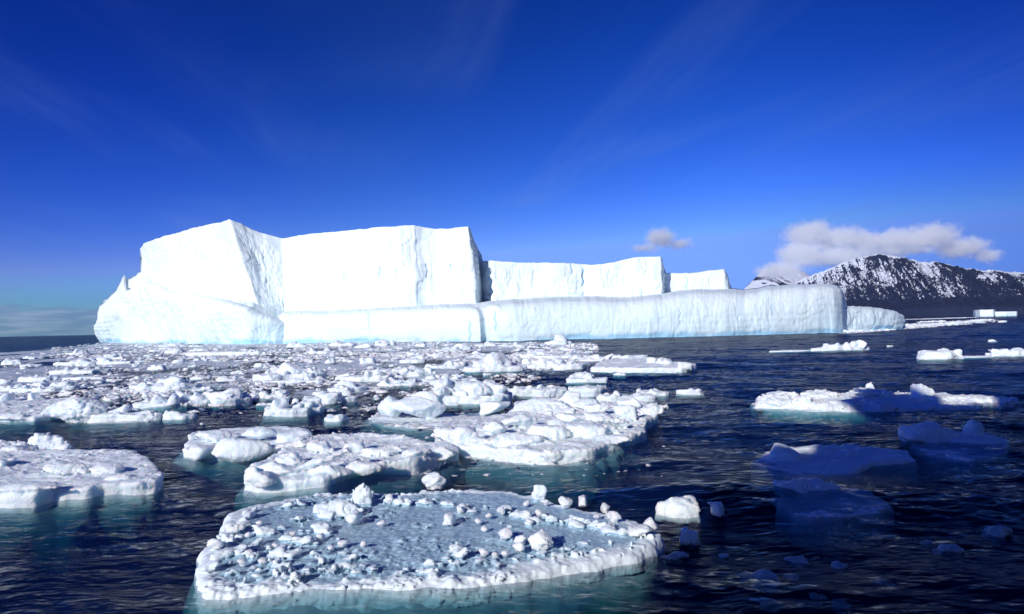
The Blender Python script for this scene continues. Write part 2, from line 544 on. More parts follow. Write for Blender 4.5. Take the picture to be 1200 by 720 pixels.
# ================================================================== THE ICEBERG
def strip(name, st, parent, base_z=-4.0, back=60.0, roof=0.0, nu_px=0.9, nt=120, amp=1.0, seed=1, cracks=(), bulge=0.0, topn=0.35, lip=1.2, back_list=None, rnd=0.0):
    """ice wall swept through stations (px_bottom, D_bottom, px_top, y_top, D_top); roof and rear wall close it"""
    S = np.array([s[:5] for s in st], dtype=float)
    # fine parameter along the stations, by pixel length of the top/bottom edge
    seg = np.maximum(np.abs(np.diff(S[:, 0])), np.abs(np.diff(S[:, 2])))
    seg = np.maximum(seg, np.abs(np.diff(S[:, 1])) * 0.8)
    t = np.concatenate([[0], np.cumsum(seg)])
    nu = int(t[-1] / nu_px)
    u = np.linspace(0, t[-1], nu)
    g = [np.interp(u, t, S[:, k]) for k in range(5)]
    # soften the corners a touch
    ker = np.array([1, 2, 3, 2, 1.0]); ker /= ker.sum()
    for k in (1, 4):
        gg = np.pad(g[k], 2, mode='edge'); g[k] = np.convolve(gg, ker, 'valid')
    pb, Db, pt, yt, Dt = g
    zt = zpix(pt, yt, Dt)
    xb, xt = wx(pb, Db), wx(pt, Dt)
    arc = np.concatenate([[0], np.cumsum(np.hypot(np.diff(xt), np.diff(Dt)))])
    zt = zt + topn * fbm(arc / 5.0 + seed, arc * 0 + seed, 0.5, 4, 0.6) * 1.6
    tt = np.linspace(0, 1, nt)
    W1 = tt[None, :]
    if rnd > 0:      # the wall curves over into its roof, as a superellipse
        an = W1 * math.pi / 2
        zf = np.sin(an) ** (2 / rnd); df = 1 - np.maximum(np.cos(an), 0) ** (2 / rnd)
    else:
        zf = df = W1
    Zf = base_z + (zt - base_z)[:, None] * zf
    Xf = xb[:, None] + (xt - xb)[:, None] * df
    Yf = Db[:, None] + (Dt - Db)[:, None] * df
    # outward (towards the viewer's side) normal of the plan curve
    tx = np.gradient(xt + xb); ty = np.gradient(Dt + Db)
    ker2 = np.ones(9) / 9
    tx = np.convolve(np.pad(tx, 4, mode='edge'), ker2, 'valid'); ty = np.convolve(np.pad(ty, 4, mode='edge'), ker2, 'valid')
    L = np.hypot(tx, ty) + 1e-6
    nx_, ny_ = ty / L, -tx / L
    A = arc[:, None]
    s = seed * 7.3
    d = 2.2 * fbm(A / 26 + s, Zf / 30, 0.3, 3) + 1.0 * fbm(A / 8 + s, Zf / 10, 2.1, 4, 0.55)
    # slabs spalled off: plateaus of the noise
    q = fbm(A / 11 + s + 40, Zf / 13 + 3, 5.5, 2)
    d += 1.0 * np.round(q * 3.0) / 3.0
    d += 0.10 * np.sin(Zf * 2.2 + 3 * fbm(A / 18, Zf / 9, 8.0, 2)) * sstep(0.35, 0.7, fbm(A / 30 + 9, Zf / 12, 3.0, 2) * 0.5 + 0.5)
    ridge = 1 - np.abs(fbm(A / 3.2 + s, Zf / 22, 4.4, 3))
    d -= 0.28 * sstep(0.90, 1.0, ridge)
    cr = np.zeros_like(Zf)
    px2 = pb[:, None] + (pt - pb)[:, None] * df
    yy = hor(px2) - (Zf - CAM_H) * F / Yf
    for (cx, ya, yb, wdt, dep) in cracks:
        m = np.exp(-((px2 - cx - 0.8 * np.sin(yy * 0.5)) / wdt) ** 2) * sstep(ya - 2, ya + 3, yy) * (1 - sstep(yb - 3, yb + 2, yy))
        d -= dep * m; cr = np.maximum(cr, m)
    # eaten at the water line
    wl = np.exp(-((Zf - 0.3) / 1.3) ** 2) * (0.5 + 0.9 * fbm(A / 12 + s, Zf * 0 + 2, 1.0, 3))
    d -= 1.6 * wl
    d += bulge * np.sin(np.pi * W1) ** 1.0
    fade = np.minimum(1.0, (1 - W1) * 6 + (0.6 if rnd > 0 else 0.25))
    d = d * amp * fade
    Xf = Xf + nx_[:, None] * d; Yf = Yf + ny_[:, None] * d
    # rounded lip + roof + rear wall
    rx, ry, rz = [], [], []
    bk = np.interp(pt, [b[0] for b in back_list], [b[1] for b in back_list]) - Dt if back_list else np.full(nu, back)
    for fr in (0.004, 0.012, 0.03, 0.07, 0.15, 0.3, 0.55, 0.8, 1.0):
        dist = bk * fr
        yD = Yf[:, -1] + dist
        rx.append(wx(pt, yD) + (Xf[:, -1] - wx(pt, Yf[:, -1]))); ry.append(yD)
        rz.append(zt + roof * dist + 0.5 * min(1, fr * 12) * fbm(rx[-1] / 9 + s, yD / 9, 3.3, 3) + (0.25 * lip if fr > 0.03 else 0))
    yD = Yf[:, -1] + bk + 2
    for zz in (0.5, 0.0):
        rx.append(rx[len(rx) - 1] if zz else rx[-1]); ry.append(yD); rz.append(base_z + (rz[8] - base_z) * zz)
    Xa = np.concatenate([Xf, np.stack(rx, 1)], 1); Ya = np.concatenate([Yf, np.stack(ry, 1)], 1); Za = np.concatenate([Zf, np.stack(rz, 1)], 1)
    nv = Xa.shape[1]
    crk = np.concatenate([cr, np.zeros((nu, nv - nt))], 1)
    V = np.stack([Xa, Ya, Za], -1).reshape(-1, 3)
    Fc = grid_faces(nu, nv)
    # end caps, as fans of quads between front and rear
    return link_mesh(name, V, Fc, M_berg, parent, attrs={'crack': crk})


def Db(px, y):      # distance of a water-line pixel
    return CAM_H * F / (y - hor(px))


berg = empty('iceberg', (wx(560, 330), 330, 0))
off = np.array(berg.location)


def berg_part(o):
    me = o.data
    co = np.empty(len(me.vertices) * 3, dtype=np.float32); me.vertices.foreach_get('co', co)
    co = co.reshape(-1, 3) - off[None, :].astype(np.float32)
    me.vertices.foreach_set('co', co.ravel()); me.update()


up = strip('ice_cliff', [
    (182, 560, 170, 292, 560),
    (173, 478, 164, 292, 452), (186, 440, 168, 286, 440), (205, 412, 182, 280.5, 420), (232, 372, 205, 273.5, 400), (262, 345, 232, 266, 378), (288, 332, 255, 261, 358),
    (305, 326, 263, 259, 348), (319, 321, 270, 257, 340), (324, 323, 275, 259, 341), (328, 324.5, 290, 265.5, 344.5), (331, 326, 305, 272, 347), (334, 328, 332, 279.5, 350), (350, 328.5, 350, 276, 345),
    (372, 326, 370, 273, 338), (400, 318, 400, 271, 330), (440, 310, 440, 267, 322), (470, 307, 470, 264.5, 318), (487, 307, 487, 263, 318), (498, 309.5, 497, 265.5, 320), (512, 310.5, 511, 268, 321),
    (530, 309, 526, 268, 319), (563, 308, 551, 265, 318), (567, 313, 553, 268.5, 321), (570, 325, 557, 282, 327), (573, 350, 566, 300, 350)],
    berg, back=70, seed=1, nt=150, cracks=[(446, 313, 326, 0.7, 1.5), (405, 314, 334, 0.5, 1.0), (501, 308, 326, 0.6, 1.0), (465, 313, 328, 0.4, 0.6), (530, 308, 314, 1.0, 1.0)])
mid = strip('ice_cliff', [
    (556, 340, 556, 306, 342), (573, 326, 573, 306.5, 330), (577, 319, 576, 305.5, 323), (600, 320, 600, 307.5, 324), (650, 322, 650, 308, 326), (688, 325, 686, 310, 329),
    (694, 324, 692, 311, 328), (720, 323, 720, 308, 327), (745, 323, 744, 302, 327), (778, 324, 776, 300, 328), (781, 334, 779, 312, 336), (786, 360, 782, 322, 360)],
    berg, back=50, seed=2, nt=90, cracks=[(574.5, 315, 348, 1.2, 3.0), (671, 306, 322, 0.8, 1.0), (684, 314, 336, 1.0, 1.5), (753, 338, 350, 0.6, 0.8)])
low = strip('ice_cliff', [
    (765, 340, 765, 320, 344), (782, 334, 781, 320.3, 338), (806, 335, 806, 320, 339), (809, 333, 808, 321, 337), (830, 334, 830, 318, 338), (849, 335, 850, 316, 339), (858, 340, 853, 322, 343), (866, 365, 859, 343, 365)],
    berg, back=40, seed=3, nt=70, cracks=[(806, 322, 342, 0.8, 1.2)])
ter = strip('ice_terrace', [
    (300, 345, 300, 385, 352), (312, 322, 316, 372, 332), (335, 311, 335, 367, 321), (370, 304, 370, 366.5, 314), (400, 298, 400, 365.5, 308), (440, 291, 440, 363, 302), (480, 284, 480, 361.5, 296),
    (520, 276, 520, 360, 288), (548, 269, 542, 359.5, 283), (563, 266, 552, 360, 282), (569, 269.5, 556, 360, 282.5), (577, 269, 561, 359, 282), (588, 265, 572, 357.5, 281), (598, 264, 590, 356, 280),
    (610, 264, 610, 354.5, 280), (650, 266, 650, 352, 283), (700, 267, 700, 351.5, 286), (735, 268, 735, 352.5, 288), (760, 268, 760, 350, 289), (790, 269, 790, 345, 291),
    (812, 270, 812, 342.5, 292), (850, 273, 850, 342.5, 295), (872, 276, 874, 345, 297), (898, 278, 900, 339, 300), (930, 282, 930, 337, 303), (960, 286, 960, 336, 306), (978, 290, 976, 336.5, 308), (987, 296, 982, 338.5, 310), (991, 306, 986, 342, 316), (992, 340, 988, 348, 340)],
    berg, roof=0.07, seed=4, nt=90, bulge=0.3, amp=0.42, rnd=3.3, back_list=[(300, 345), (330, 330), (560, 318), (580, 324), (780, 334), (860, 350), (990, 362)],
    cracks=[(797, 362, 380, 0.4, 1.2), (865, 370, 379, 0.4, 0.8), (432, 366, 388, 0.6, 0.8), (549, 376, 402, 1.0, 1.6), (580, 364, 390, 1.0, 1.2), (332, 380, 396, 0.5, 0.8), (612, 362, 372, 0.5, 0.8), (905, 356, 372, 0.4, 0.6)])
shl = strip('ice_shoulder', [
    (150, 560, 140, 352, 560), (122, 520, 121, 368, 520), (115, 492, 115, 382, 497), (119, 484, 118, 373.5, 490), (128, 470, 126, 366, 477), (138, 456, 135, 357, 464), (146, 445, 142, 343, 455), (150, 440, 145.3, 335, 452), (153, 436, 147.5, 340.5, 449), (160, 428, 155, 339.5, 442), (170, 418, 163, 334, 433),
    (180, 405, 172, 330, 425), (205, 380, 200, 341, 395), (232, 350, 230, 346, 366), (265, 322, 268, 352, 338), (290, 308, 296, 360, 318), (306, 309, 310, 368, 314), (322, 311, 327, 374, 316), (338, 316, 344, 380, 320), (354, 322, 358, 388, 326), (366, 330, 368, 392, 334)],
    berg, roof=0.25, back=45, seed=5, nt=80, bulge=2.0, amp=1.1, rnd=4.5)
lob = strip('ice_lobe', [
    (984, 304, 984, 363, 318), (995, 308, 995, 360, 322), (1010, 313, 1010, 359.5, 328), (1030, 320, 1028, 361.5, 336), (1045, 328, 1043, 364, 344), (1056, 338, 1052, 368, 352), (1060, 352, 1056, 372, 362), (1061, 390, 1058, 375, 390)],
    berg, back=45, seed=6, nt=50, amp=0.9, bulge=0.6, rnd=3.0)
for o in (up, mid, low, ter, shl, lob): berg_part(o)
tag(berg, 'huge white tabular iceberg with stepped cliffs and a long low terrace in front', 'iceberg')

# small tabular berg far off in front of the mountain's foot
fb2 = empty('iceberg', (wx(1165, 2600), 2600, 0)); off = np.array(fb2.location)
p1 = strip('ice_block', [(1140, 2680, 1140, 364, 2680), (1142.5, 2610, 1142, 363.8, 2612), (1148, 2570, 1148, 363.4, 2575), (1164, 2560, 1164, 363.0, 2562), (1166, 2640, 1166, 363.2, 2640)], fb2, back=120, seed=8, nt=26, nu_px=0.5, amp=0.8, topn=0.5)
p2 = strip('ice_slab', [(1160, 2700, 1160, 366, 2700), (1166, 2620, 1166, 365.6, 2620), (1178, 2600, 1178, 365.4, 2600), (1191, 2600, 1191, 365.2, 2600), (1192, 2700, 1192, 365.4, 2700)], fb2, back=100, seed=9, nt=20, nu_px=0.5, amp=0.6, topn=0.4)
for o in (p1, p2): berg_part(o)
tag(fb2, 'tiny flat-topped iceberg far off below the dark mountain foot', 'iceberg')

# ================================================================== FLOES
# --- the large melting floe in front
main_px = [(226, 676), (230, 655), (236, 640), (256, 630), (262, 612), (268, 600), (300, 588), (330, 584), (352, 578), (420, 576), (470, 576), (540, 571), (590, 573), (640, 582), (660, 588), (690, 595),
           (720, 601), (748, 609), (778, 625), (772, 637), (740, 646), (700, 655), (650, 665), (600, 674), (540, 682), (480, 687), (400, 690), (330, 691), (270, 692), (238, 690)]
P = pix_poly(main_px, 0.16)
c = P.mean(0)
crumbs = []
rr = np.random.default_rng(3)
# small frozen-in rubble along the left end, the rear rim and the front rim
def crumb(px, py, s, flat=0.7):
    x, y = ground(px, py, 0.22)
    if poly_dist(np.array([x]), np.array([y]), P)[0] > -0.25: return
    crumbs.append(((x, y, 0.18 + 0.12 * s), (s * (0.5 + 0.3 * rr.random()), s * (0.45 + 0.3 * rr.random()), s * flat * 0.55), rotm(rr.normal() * .3, rr.normal() * .3, rr.random() * 6), 0.3 * s * 0.5))
for k in range(100):
    crumb(rr.uniform(236, 400), rr.uniform(590, 668), 0.10 + 0.34 * rr.random() ** 3, 0.5)
for k in range(90):
    t = rr.random(); crumb(400 + 370 * t + rr.normal() * 8, 577 + 48 * t ** 1.6 + rr.uniform(1, 9), 0.09 + 0.24 * rr.random() ** 2.5)
for k in range(80):
    t = rr.random(); crumb(270 + 480 * t, 672 - 4 * t - 34 * t ** 2 + rr.normal() * 4, 0.08 + 0.17 * rr.random() ** 2.5, 0.5)
for k in range(30):
    crumb(rr.uniform(300, 740), rr.uniform(595, 655), 0.07 + 0.16 * rr.random() ** 2)
crumbs += [block(400, 606, 1.5, 0.8, 0.55, z=0.2, rz=0.3, ry=0.15), block(425, 592, 0.6, 0.4, 0.9, z=0.2, ry=0.2), block(380, 602, 0.8, 0.6, 0.35, z=0.2), block(632, 586, 0.5, 0.3, 0.6, z=0.2, ry=0.35)]
Lp = P - c
v, f = floe_mesh(Lp, 0.125, 0.38, [((k[0][0] - c[0], k[0][1] - c[1], k[0][2]), k[1], k[2], k[3]) for k in crumbs], 0.042, 21, namp=0.055, nlen=0.45, rim=0.0, topn=0.06, rnd=0.30, onoise=0.035)
dd = poly_dist(v[:, 0], v[:, 1], Lp)
pond = sstep(-0.15, -0.95, dd + 0.35 * fbm(v[:, 0] / 0.9, v[:, 1] / 0.9, 6.5, 3)) * (1 - sstep(0.17, 0.25, v[:, 2]))
melt = empty('ice_floe', (c[0], c[1], 0))
link_mesh('ice_deck', v, f, M_pond, melt, attrs={'pond': pond})
out = [p * 1.02 + np.array([0, -0.30 if p[1] < 0 else 0.0]) for p in Lp]
v2, f2 = floe_mesh(out, -0.30, 1.2, [], 0.11, 23, namp=0.08, nlen=1.5, topn=0.10, rnd=0.5)
v2[:, 2] -= np.clip(poly_dist(v2[:, 0], v2[:, 1], Lp), 0, None) * 1.7
link_mesh('submerged_shelf', v2, f2, M_shelf, melt)
tag(melt, 'wide half-melted floe with blue-grey wet top, nearest of all', 'ice floe')
FLOES.append((c[0], c[1], 7.0, P))


# loose lumps lying on that floe and others: each an object of its own
def ice_chunk(px, py, wpx, label, z=0.22, h=0.75, group=None, seed=0, cat='ice chunk', name='ice_chunk', mat=None):
    r = np.random.default_rng(int(px * 31 + py * 17 + seed))
    x, y = ground(px, py, z)
    w = wpx * y / F
    rt = rotm(r.normal() * .2, r.normal() * .25, r.random() * 6.28)
    ch = [((0, 0, h * w * 0.36), (w * 0.48, w * 0.40, w * h * 0.46), rt, 0.22 * w * h), ((w * 0.2 * r.normal() * .5, -w * 0.05, h * w * 0.25), (w * 0.34, w * 0.36, w * h * 0.33), rotm(.3, .2, r.random() * 6), 0.14 * w)]
    P0 = noisy_outline(w * 0.7, w * 0.6, int(px + py), n=12)
    v, f = floe_mesh(P0, 0.08 * w, 0.05, ch, max(0.02, w / 22), int(px), namp=0.10 * w * 0.55, nlen=0.45 * w, topn=0.05 * w, rnd=0.1 * w)
    o = link_mesh(name, v, f, mat or M_chunk, loc=(x, y + w * 0.3, z))
    return tag(o, label, cat, group)


ice_chunk(508, 573, 31, 'bright white snow lump at the back edge of the wide half-melted floe', z=0.1, h=0.6)
ice_chunk(415, 613, 24, 'pale angular ice lump lying among rubble left of centre on the half-melted floe', h=0.7)
ice_chunk(456, 589, 12, 'single round white snowball behind the open pond of the half-melted floe', h=0.9)
ice_chunk(272, 625, 23, 'white oval snow lump on the far left end of the half-melted floe', h=0.6)
ice_chunk(251, 642, 16, 'dull round lump at the left rim of the half-melted floe below the oval one', h=0.7)
ice_chunk(526, 614, 21, 'lone white lump in the middle of the blue pond on the half-melted floe', h=0.65)
ice_chunk(539, 601, 11, 'small round snowball just behind the lone middle lump on the half-melted floe', h=0.75)
ice_chunk(592, 631, 18, 'small tilted white lump left of the big pale block on the half-melted floe', h=0.6)
ice_chunk(610, 637, 17, 'round white lump leaning against the big pale block on the half-melted floe', h=0.6)
ice_chunk(609, 645, 15, 'lower of two round lumps beside the big pale block on the half-melted floe', h=0.6)
ice_chunk(636, 643, 29, 'biggest pale angular ice block standing on the right half of the half-melted floe', h=0.85)
ice_chunk(618, 607, 16, 'flat white lump towards the rear right of the half-melted floe', h=0.5)
ice_chunk(632, 604, 9, 'narrow upright bit next to the flat lump on the half-melted floe', h=0.9)
ice_chunk(621, 614, 10, 'tiny white lump in front of the flat one on the half-melted floe', h=0.6)
ice_chunk(664, 594, 19, 'white crusty lump on the rear right rim of the half-melted floe', h=0.6)
ice_chunk(720, 610, 15, 'white lump on the rim near the right point of the half-melted floe', h=0.6)
ice_chunk(764, 622, 17, 'upright knobbly lump at the very right tip of the half-melted floe', h=1.0)
ice_chunk(751, 627, 26, 'low white crust at the right point of the half-melted floe', h=0.35)
SM = 'small white lumps on the half-melted floe'
for px, py, w in ((303, 615, 8), (341, 629, 11), (375, 622, 7), (374, 632, 11), (447, 616, 10), (292, 651, 12), (322, 642, 9), (290, 629, 8), (588, 602, 11), (573, 606, 8), (560, 613, 9), (568, 622, 9), (617, 592, 9), (640, 591, 9), (400, 640, 12), (566, 651, 13), (592, 651, 10), (580, 652, 8), (307, 660, 10), (283, 662, 12), (740, 622, 9), (700, 607, 8), (425, 640, 9), (387, 644, 8)):
    ice_chunk(px, py, w, 'small white lump frozen onto the wet top of the half-melted floe', group=SM, h=0.6)

# --- big named floes by their outlines
B = block
make_floe('ice_floe', pix_poly([(-140, 598), (-60, 598), (0, 594), (40, 591), (62, 585), (100, 583), (118, 578), (150, 576), (178, 573), (187, 566), (184, 554), (172, 546), (158, 538), (120, 536), (60, 536), (0, 536), (-100, 536), (-170, 560)], 0.0), 0.36,
          [B(70, 556, 1.6, 1.0, 0.41, z=0.45), B(120, 556, 1.4, 1.0, 0.45, z=0.4), B(10, 578, 2.6, 0.9, 0.29, z=0.45), B(-30, 548, 3, 1.2, 0.41, z=0.4), B(140, 566, 1.2, 0.9, 0.33, z=0.3)],
          'broad snowy floe cut by the left edge, flat lavender top and thick front rim', 31, shelf=1.7, shelf_dir=(-0.2, -1), rim=0.06, topn=0.10, namp=0.06)
make_floe('ice_floe', pix_poly([(-60, 545), (0, 540), (40, 536), (70, 533), (86, 530), (70, 524), (0, 520), (-70, 520)], 0.0), 0.15,
          [B(48, 530, 2.0, 1.3, 1.23, z=0.1, ry=0.12, rz=0.2), B(35, 527, 1.3, 1.2, 1.07, z=0.1, rz=0.7), B(8, 536, 1.8, 1.3, 0.61, z=0.1), B(-20, 534, 1.6, 1.3, 0.74, z=0.1), B(22, 533, 1.1, .9, 0.66, z=.1)],
          'knobbly bright ice hummock behind the broad snowy floe on the left', 33, shelf=0.6, topn=0.1, namp=0.10, nlen=0.6)
ice_chunk(73, 531, 15, 'small squat ice lump just right of the knobbly hummock on the left', z=0.05, h=0.95)
make_floe('ice_floe', pix_poly([(212, 534), (230, 538), (252, 536), (300, 536), (330, 532), (366, 528), (370, 518), (360, 508), (320, 506), (260, 508), (225, 514)], 0.0), 0.28,
          [B(275, 537, 2.6, 1.6, 1.19, z=0.2, rz=0.12, ry=-0.12, r=0.8), B(228, 537, 1.3, 1.2, 0.61, z=0.15, r=0.8), B(335, 528, 2.4, 1.3, 0.49, z=0.35, ry=-0.2), B(340, 517, 2.2, 1.2, 0.70, z=0.4, ry=-0.15, rz=.2), B(245, 517, 1.6, 1.2, 0.57, z=0.4), B(295, 514, 1.8, 1.0, 0.57, z=0.5), B(355, 524, 1.0, 1.0, 0.66, z=0.4)],
          'floe carrying one big smooth rounded ice boulder at its front', 35, shelf=1.6, shelf_dir=(-0.4, -0.9), topn=0.10, namp=0.065)
make_floe('ice_floe', pix_poly([(289, 572), (300, 576), (340, 575), (380, 573), (400, 566), (412, 563), (440, 558), (480, 552), (508, 544), (520, 540), (537, 536), (530, 530), (500, 527), (460, 520), (420, 518), (372, 520), (345, 530), (318, 545), (292, 556)], 0.0), 0.40,
          [B(303, 570, 1.0, 0.9, 0.74, z=0.3), B(318, 560, 1.6, 1.1, 0.74, z=0.4), B(296, 560, .7, .7, 0.49, z=0.6), B(368, 545, 2.2, 0.6, 0.25, z=0.75, ry=-0.25, rz=0.25), B(340, 550, 1.4, 1.0, 0.66, z=0.4), B(372, 530, 1.2, 0.8, 0.66, z=0.5), B(415, 528, 1.2, 0.8, 0.61, z=0.5), B(450, 533, 2, .8, 0.41, z=.5), B(520, 538, 0.8, 0.7, 0.57, z=0.2), B(490, 535, 1.4, .9, 0.33, z=.5), B(385, 562, 1.6, 1.0, 0.57, z=.3), B(420, 554, 1.4, .8, 0.49, z=.35)],
          'long ridged floe with a lumpy left end just behind the half-melted floe', 37, shelf=1.4, shelf_dir=(0.3, -1), rim=0.12, topn=0.12, namp=0.07)
make_floe('ice_floe', pix_poly([(509, 516), (520, 526), (545, 532), (600, 539), (650, 541), (690, 538), (720, 530), (740, 521), (752, 513), (756, 500), (770, 493), (773, 486), (758, 478), (710, 478), (650, 484), (580, 494), (540, 500), (514, 506)], 0.0), 0.40,
          [B(526, 516, 1.6, 1.2, 0.74, z=0.4), B(545, 518, 1.3, 1.2, 0.82, z=0.45), B(600, 520, 2.4, 1.5, 0.66, z=0.5), B(640, 515, 2.2, 1.6, 0.90, z=0.5), B(655, 508, 1.4, 1.2, 1.07, z=0.6, r=0.8), B(690, 512, 2.4, 1.5, 0.82, z=0.5, r=0.7), B(715, 500, 2.4, 1.4, 0.82, z=0.6, ry=0.2), B(760, 488, 2.0, 1.5, 0.57, z=0.35, ry=-0.25), B(766, 483, 0.8, 0.8, 0.90, z=0.5), B(735, 490, 1.4, 1.2, 0.90, z=0.6), B(670, 495, 2.0, 1.3, 0.74, z=0.6), B(610, 500, 2.0, 1.2, 0.82, z=0.5), B(580, 508, 1.5, 1.0, 0.66, z=0.5), B(720, 520, 1.6, 1.2, 0.49, z=0.4), B(560, 522, 1.4, 1.0, 0.45, z=0.4), B(700, 485, 2, 1.3, 0.82, z=.5), B(740, 478, 1.6, 1.2, 0.90, z=.5)],
          'big rubble-covered white floe right of centre beside open dark water', 39, shelf=0.9, shelf_dir=(0.3, -1), rim=0.05, topn=0.16, namp=0.085, nlen=0.7)
make_floe('ice_floe', pix_poly([(432, 488), (450, 497), (500, 500), (560, 497), (600, 490), (610, 484), (580, 482), (520, 482), (450, 480)], 0.0), -0.08,
          [B(486, 492, 3.6, 2.2, 1.56, z=0.0, zc=0.75, rz=-0.35, ry=0.10, rx=0.25, r=0.25), B(453, 490, 1.6, 1.6, 1.31, z=0.0, zc=0.6, rz=0.3, ry=0.25, r=0.3), B(500, 486, 2.4, 1.6, 1.64, z=0.0, zc=0.7, rz=-0.5), B(578, 487, 2.2, 1.8, 0.98, zc=0.5, z=0, ry=-0.1)],
          'smooth angular ice block on a drowned turquoise shelf in the middle of the pack', 41, shelf=1.2, shelf_dir=(0.1, -1), topn=0.05, namp=0.06, nlen=0.9)
make_floe('ice_floe', pix_poly([(598, 488), (640, 490), (690, 486), (700, 478), (690, 470), (630, 470), (604, 476)], 0.0), 0.3,
          [B(648, 490, 4.2, 2.6, 1.56, z=0.1, ry=0.06, rz=-0.1, r=0.5), B(620, 488, 2.0, 1.6, 1.31, z=0.1, rz=0.5), B(690, 482, 2.0, 1.6, 0.90, z=0.2), B(670, 480, 2, 1.6, 1.39, z=.2)],
          'large smooth white block floating behind the big rubble-covered floe', 43, shelf=0.8, topn=0.1, namp=0.09, nlen=0.9)
auto_floe(548, 474, 104, 37, 'steep lumpy ice mound with a shaded foot behind the drowned turquoise shelf', 'lumpy', asp=0.7, n=26)
auto_floe(633, 464, 64, 17, 'flat-edged floe between the lumpy mound and the open water, left of its twin', 'flat', asp=0.8, fbk=0.5)
auto_floe(690, 463, 46, 17, 'thick little floe with a dark undercut foot, right of its flat-edged twin', 'flat', asp=0.9, fbk=0.55)
auto_floe(737, 471, 62, 16, 'long low floe with a rounded right end near the open water', 'flat', asp=0.5, fbk=0.45)
auto_floe(767, 463, 34, 12, 'low pale floe farthest right beside the rounded-end floe', 'flat', asp=0.9)
make_floe('ice_floe', pix_poly([(690, 435), (740, 436.5), (800, 436), (816, 434), (812, 430), (785, 428), (786, 424.5), (760, 423.5), (722, 424), (700, 429)], 0.0), 0.45,
          [B(806, 433, 2.2, 2.0, 1.1, z=0.3), B(777, 427, 1.8, 2, 1.1, z=0.4), B(766, 426, 1.4, 2, 1.0, z=0.4), B(740, 435, 1.5, 1.5, 0.5, z=0.4), B(784, 428, 1.2, 2, 1.2, z=.4)],
          'flat lavender-topped floe with a white knob at its pointed right end', 47, rim=0.1, topn=0.1, namp=0.1)
auto_floe(737, 422, 44, 8, 'narrow white ice bar behind the flat lavender-topped floe', 'flat', asp=0.35, fbk=0.7)
auto_floe(810, 460.5, 30, 5, 'thin isolated ice bar alone in dark water right of the pack', 'flat', asp=0.25, fbk=0.8)
auto_floe(727, 440, 15, 5, 'small ice scrap in front of the flat lavender-topped floe', 'lumpy', asp=0.5)
auto_floe(580, 437, 76, 26, 'tall white lumpy floe under the dark cleft of the iceberg', 'mound', asp=0.6)
auto_floe(648, 432, 80, 18, 'wide crusty floe right of the tall white lumpy floe', 'lumpy', asp=0.45)
auto_floe(688, 448, 48, 14, 'rough rounded floe filling the gap before the lavender-topped floe', 'lumpy', asp=0.7)
auto_floe(650, 420, 50, 7, 'low rear floe along the right rim of the pack', 'flat', asp=0.4, fbk=0.5)
auto_floe(690, 421, 40, 8, 'low crusted floe at the rear right corner of the pack', 'lumpy', asp=0.4)
auto_floe(330, 446, 78, 26, 'sloping slab-topped floe rising to the right in the left pack', 'mound', asp=0.7)
auto_floe(350, 449, 60, 10, 'crumbled apron floe below the sloping slab-topped floe', 'lumpy', asp=0.4)
auto_floe(262, 475, 46, 33, 'tallest two-horned ice lump standing in the left pack', 'mound', asp=0.8, n=14)
auto_floe(218, 476, 52, 22, 'hollowed yellowish ice lump just left of the two-horned lump', 'lumpy', asp=0.8)
auto_floe(178, 479, 56, 20, 'knobbly floe of many small lumps left of the hollowed lump', 'lumpy', asp=0.6)
auto_floe(126, 492, 92, 20, 'low stained-edged floe beside the dark channel on the left', 'lumpy', asp=0.55, shelf=0.7)
auto_floe(205, 490, 36, 12, 'small double-lumped piece in the dark channel on the left', 'lumpy', asp=0.6)
make_floe('ice_floe', pix_poly([(-60, 497), (0, 495), (40, 494), (70, 490), (104, 487), (108, 478), (96, 472), (40, 470), (-60, 470)], 0.0), 0.3,
          [B(78, 491, 4.0, 2.4, 1.75, z=0.1, ry=0.10, rz=0.1, r=0.5), B(58, 490, 2.2, 2, 1.4, z=0.1, rz=.4), B(96, 488, 1.6, 1.6, 1.5, z=0.1, rz=-.4), B(10, 492, 2.4, 1.2, 0.4, z=0.2), B(36, 471, 1.3, 1.3, 1.1, z=0.2), B(2, 473, 1.3, 1.3, 1.0, z=.2)],
          'flat floe with one big tilted ice block at its right end, on the left edge', 51, shelf=1.3, shelf_dir=(0.3, -1), topn=0.15, namp=0.1)
auto_floe(40, 459, 80, 16, 'row of rough lumps on a long floe near the left edge', 'lumpy', asp=0.4)
auto_floe(74, 460, 8, 7, 'tiny upright ice tooth at the right end of the row of rough lumps', 'lumpy', asp=0.8)
auto_floe(180, 458, 82, 20, 'wide cream-tinted floe behind the knobbly floe on the left', 'lumpy', asp=0.55)
auto_floe(85, 439, 62, 11, 'smooth humped white floe behind the row of rough lumps', 'flat', asp=0.5, fbk=0.5)
auto_floe(36, 446, 36, 8, 'thin pale floe between the humped floe and the left edge', 'flat', asp=0.5, fbk=0.5)
auto_floe(95, 445, 48, 5, 'thin white floe strip just before the humped floe', 'flat', asp=0.3, fbk=0.6)
auto_floe(10, 427, 24, 9, 'small knobbed floe farthest back on the left edge', 'lumpy', asp=0.5)
auto_floe(110, 427, 92, 10, 'long crusted ice ridge bordering the open sea on the far left', 'lumpy', asp=0.25)
auto_floe(336, 487, 68, 28, 'jumbled lump floe trailing a drowned grey shelf in front', 'lumpy', asp=0.6, shelf=1.3)
auto_floe(380, 472, 58, 17, 'rounded white floe edging the dark channel in mid pack', 'lumpy', asp=0.6, shelf=0.7)
auto_floe(402, 459, 44, 15, 'wedge-shaped floe with a steep left block in mid pack', 'mound', asp=0.7)
auto_floe(428, 446, 60, 16, 'low bluish rubble floe behind the wedge-shaped floe', 'lumpy', asp=0.5)
auto_floe(470, 441, 70, 16, 'long rubble floe with a row of bumps behind the smooth angular block', 'lumpy', asp=0.45)
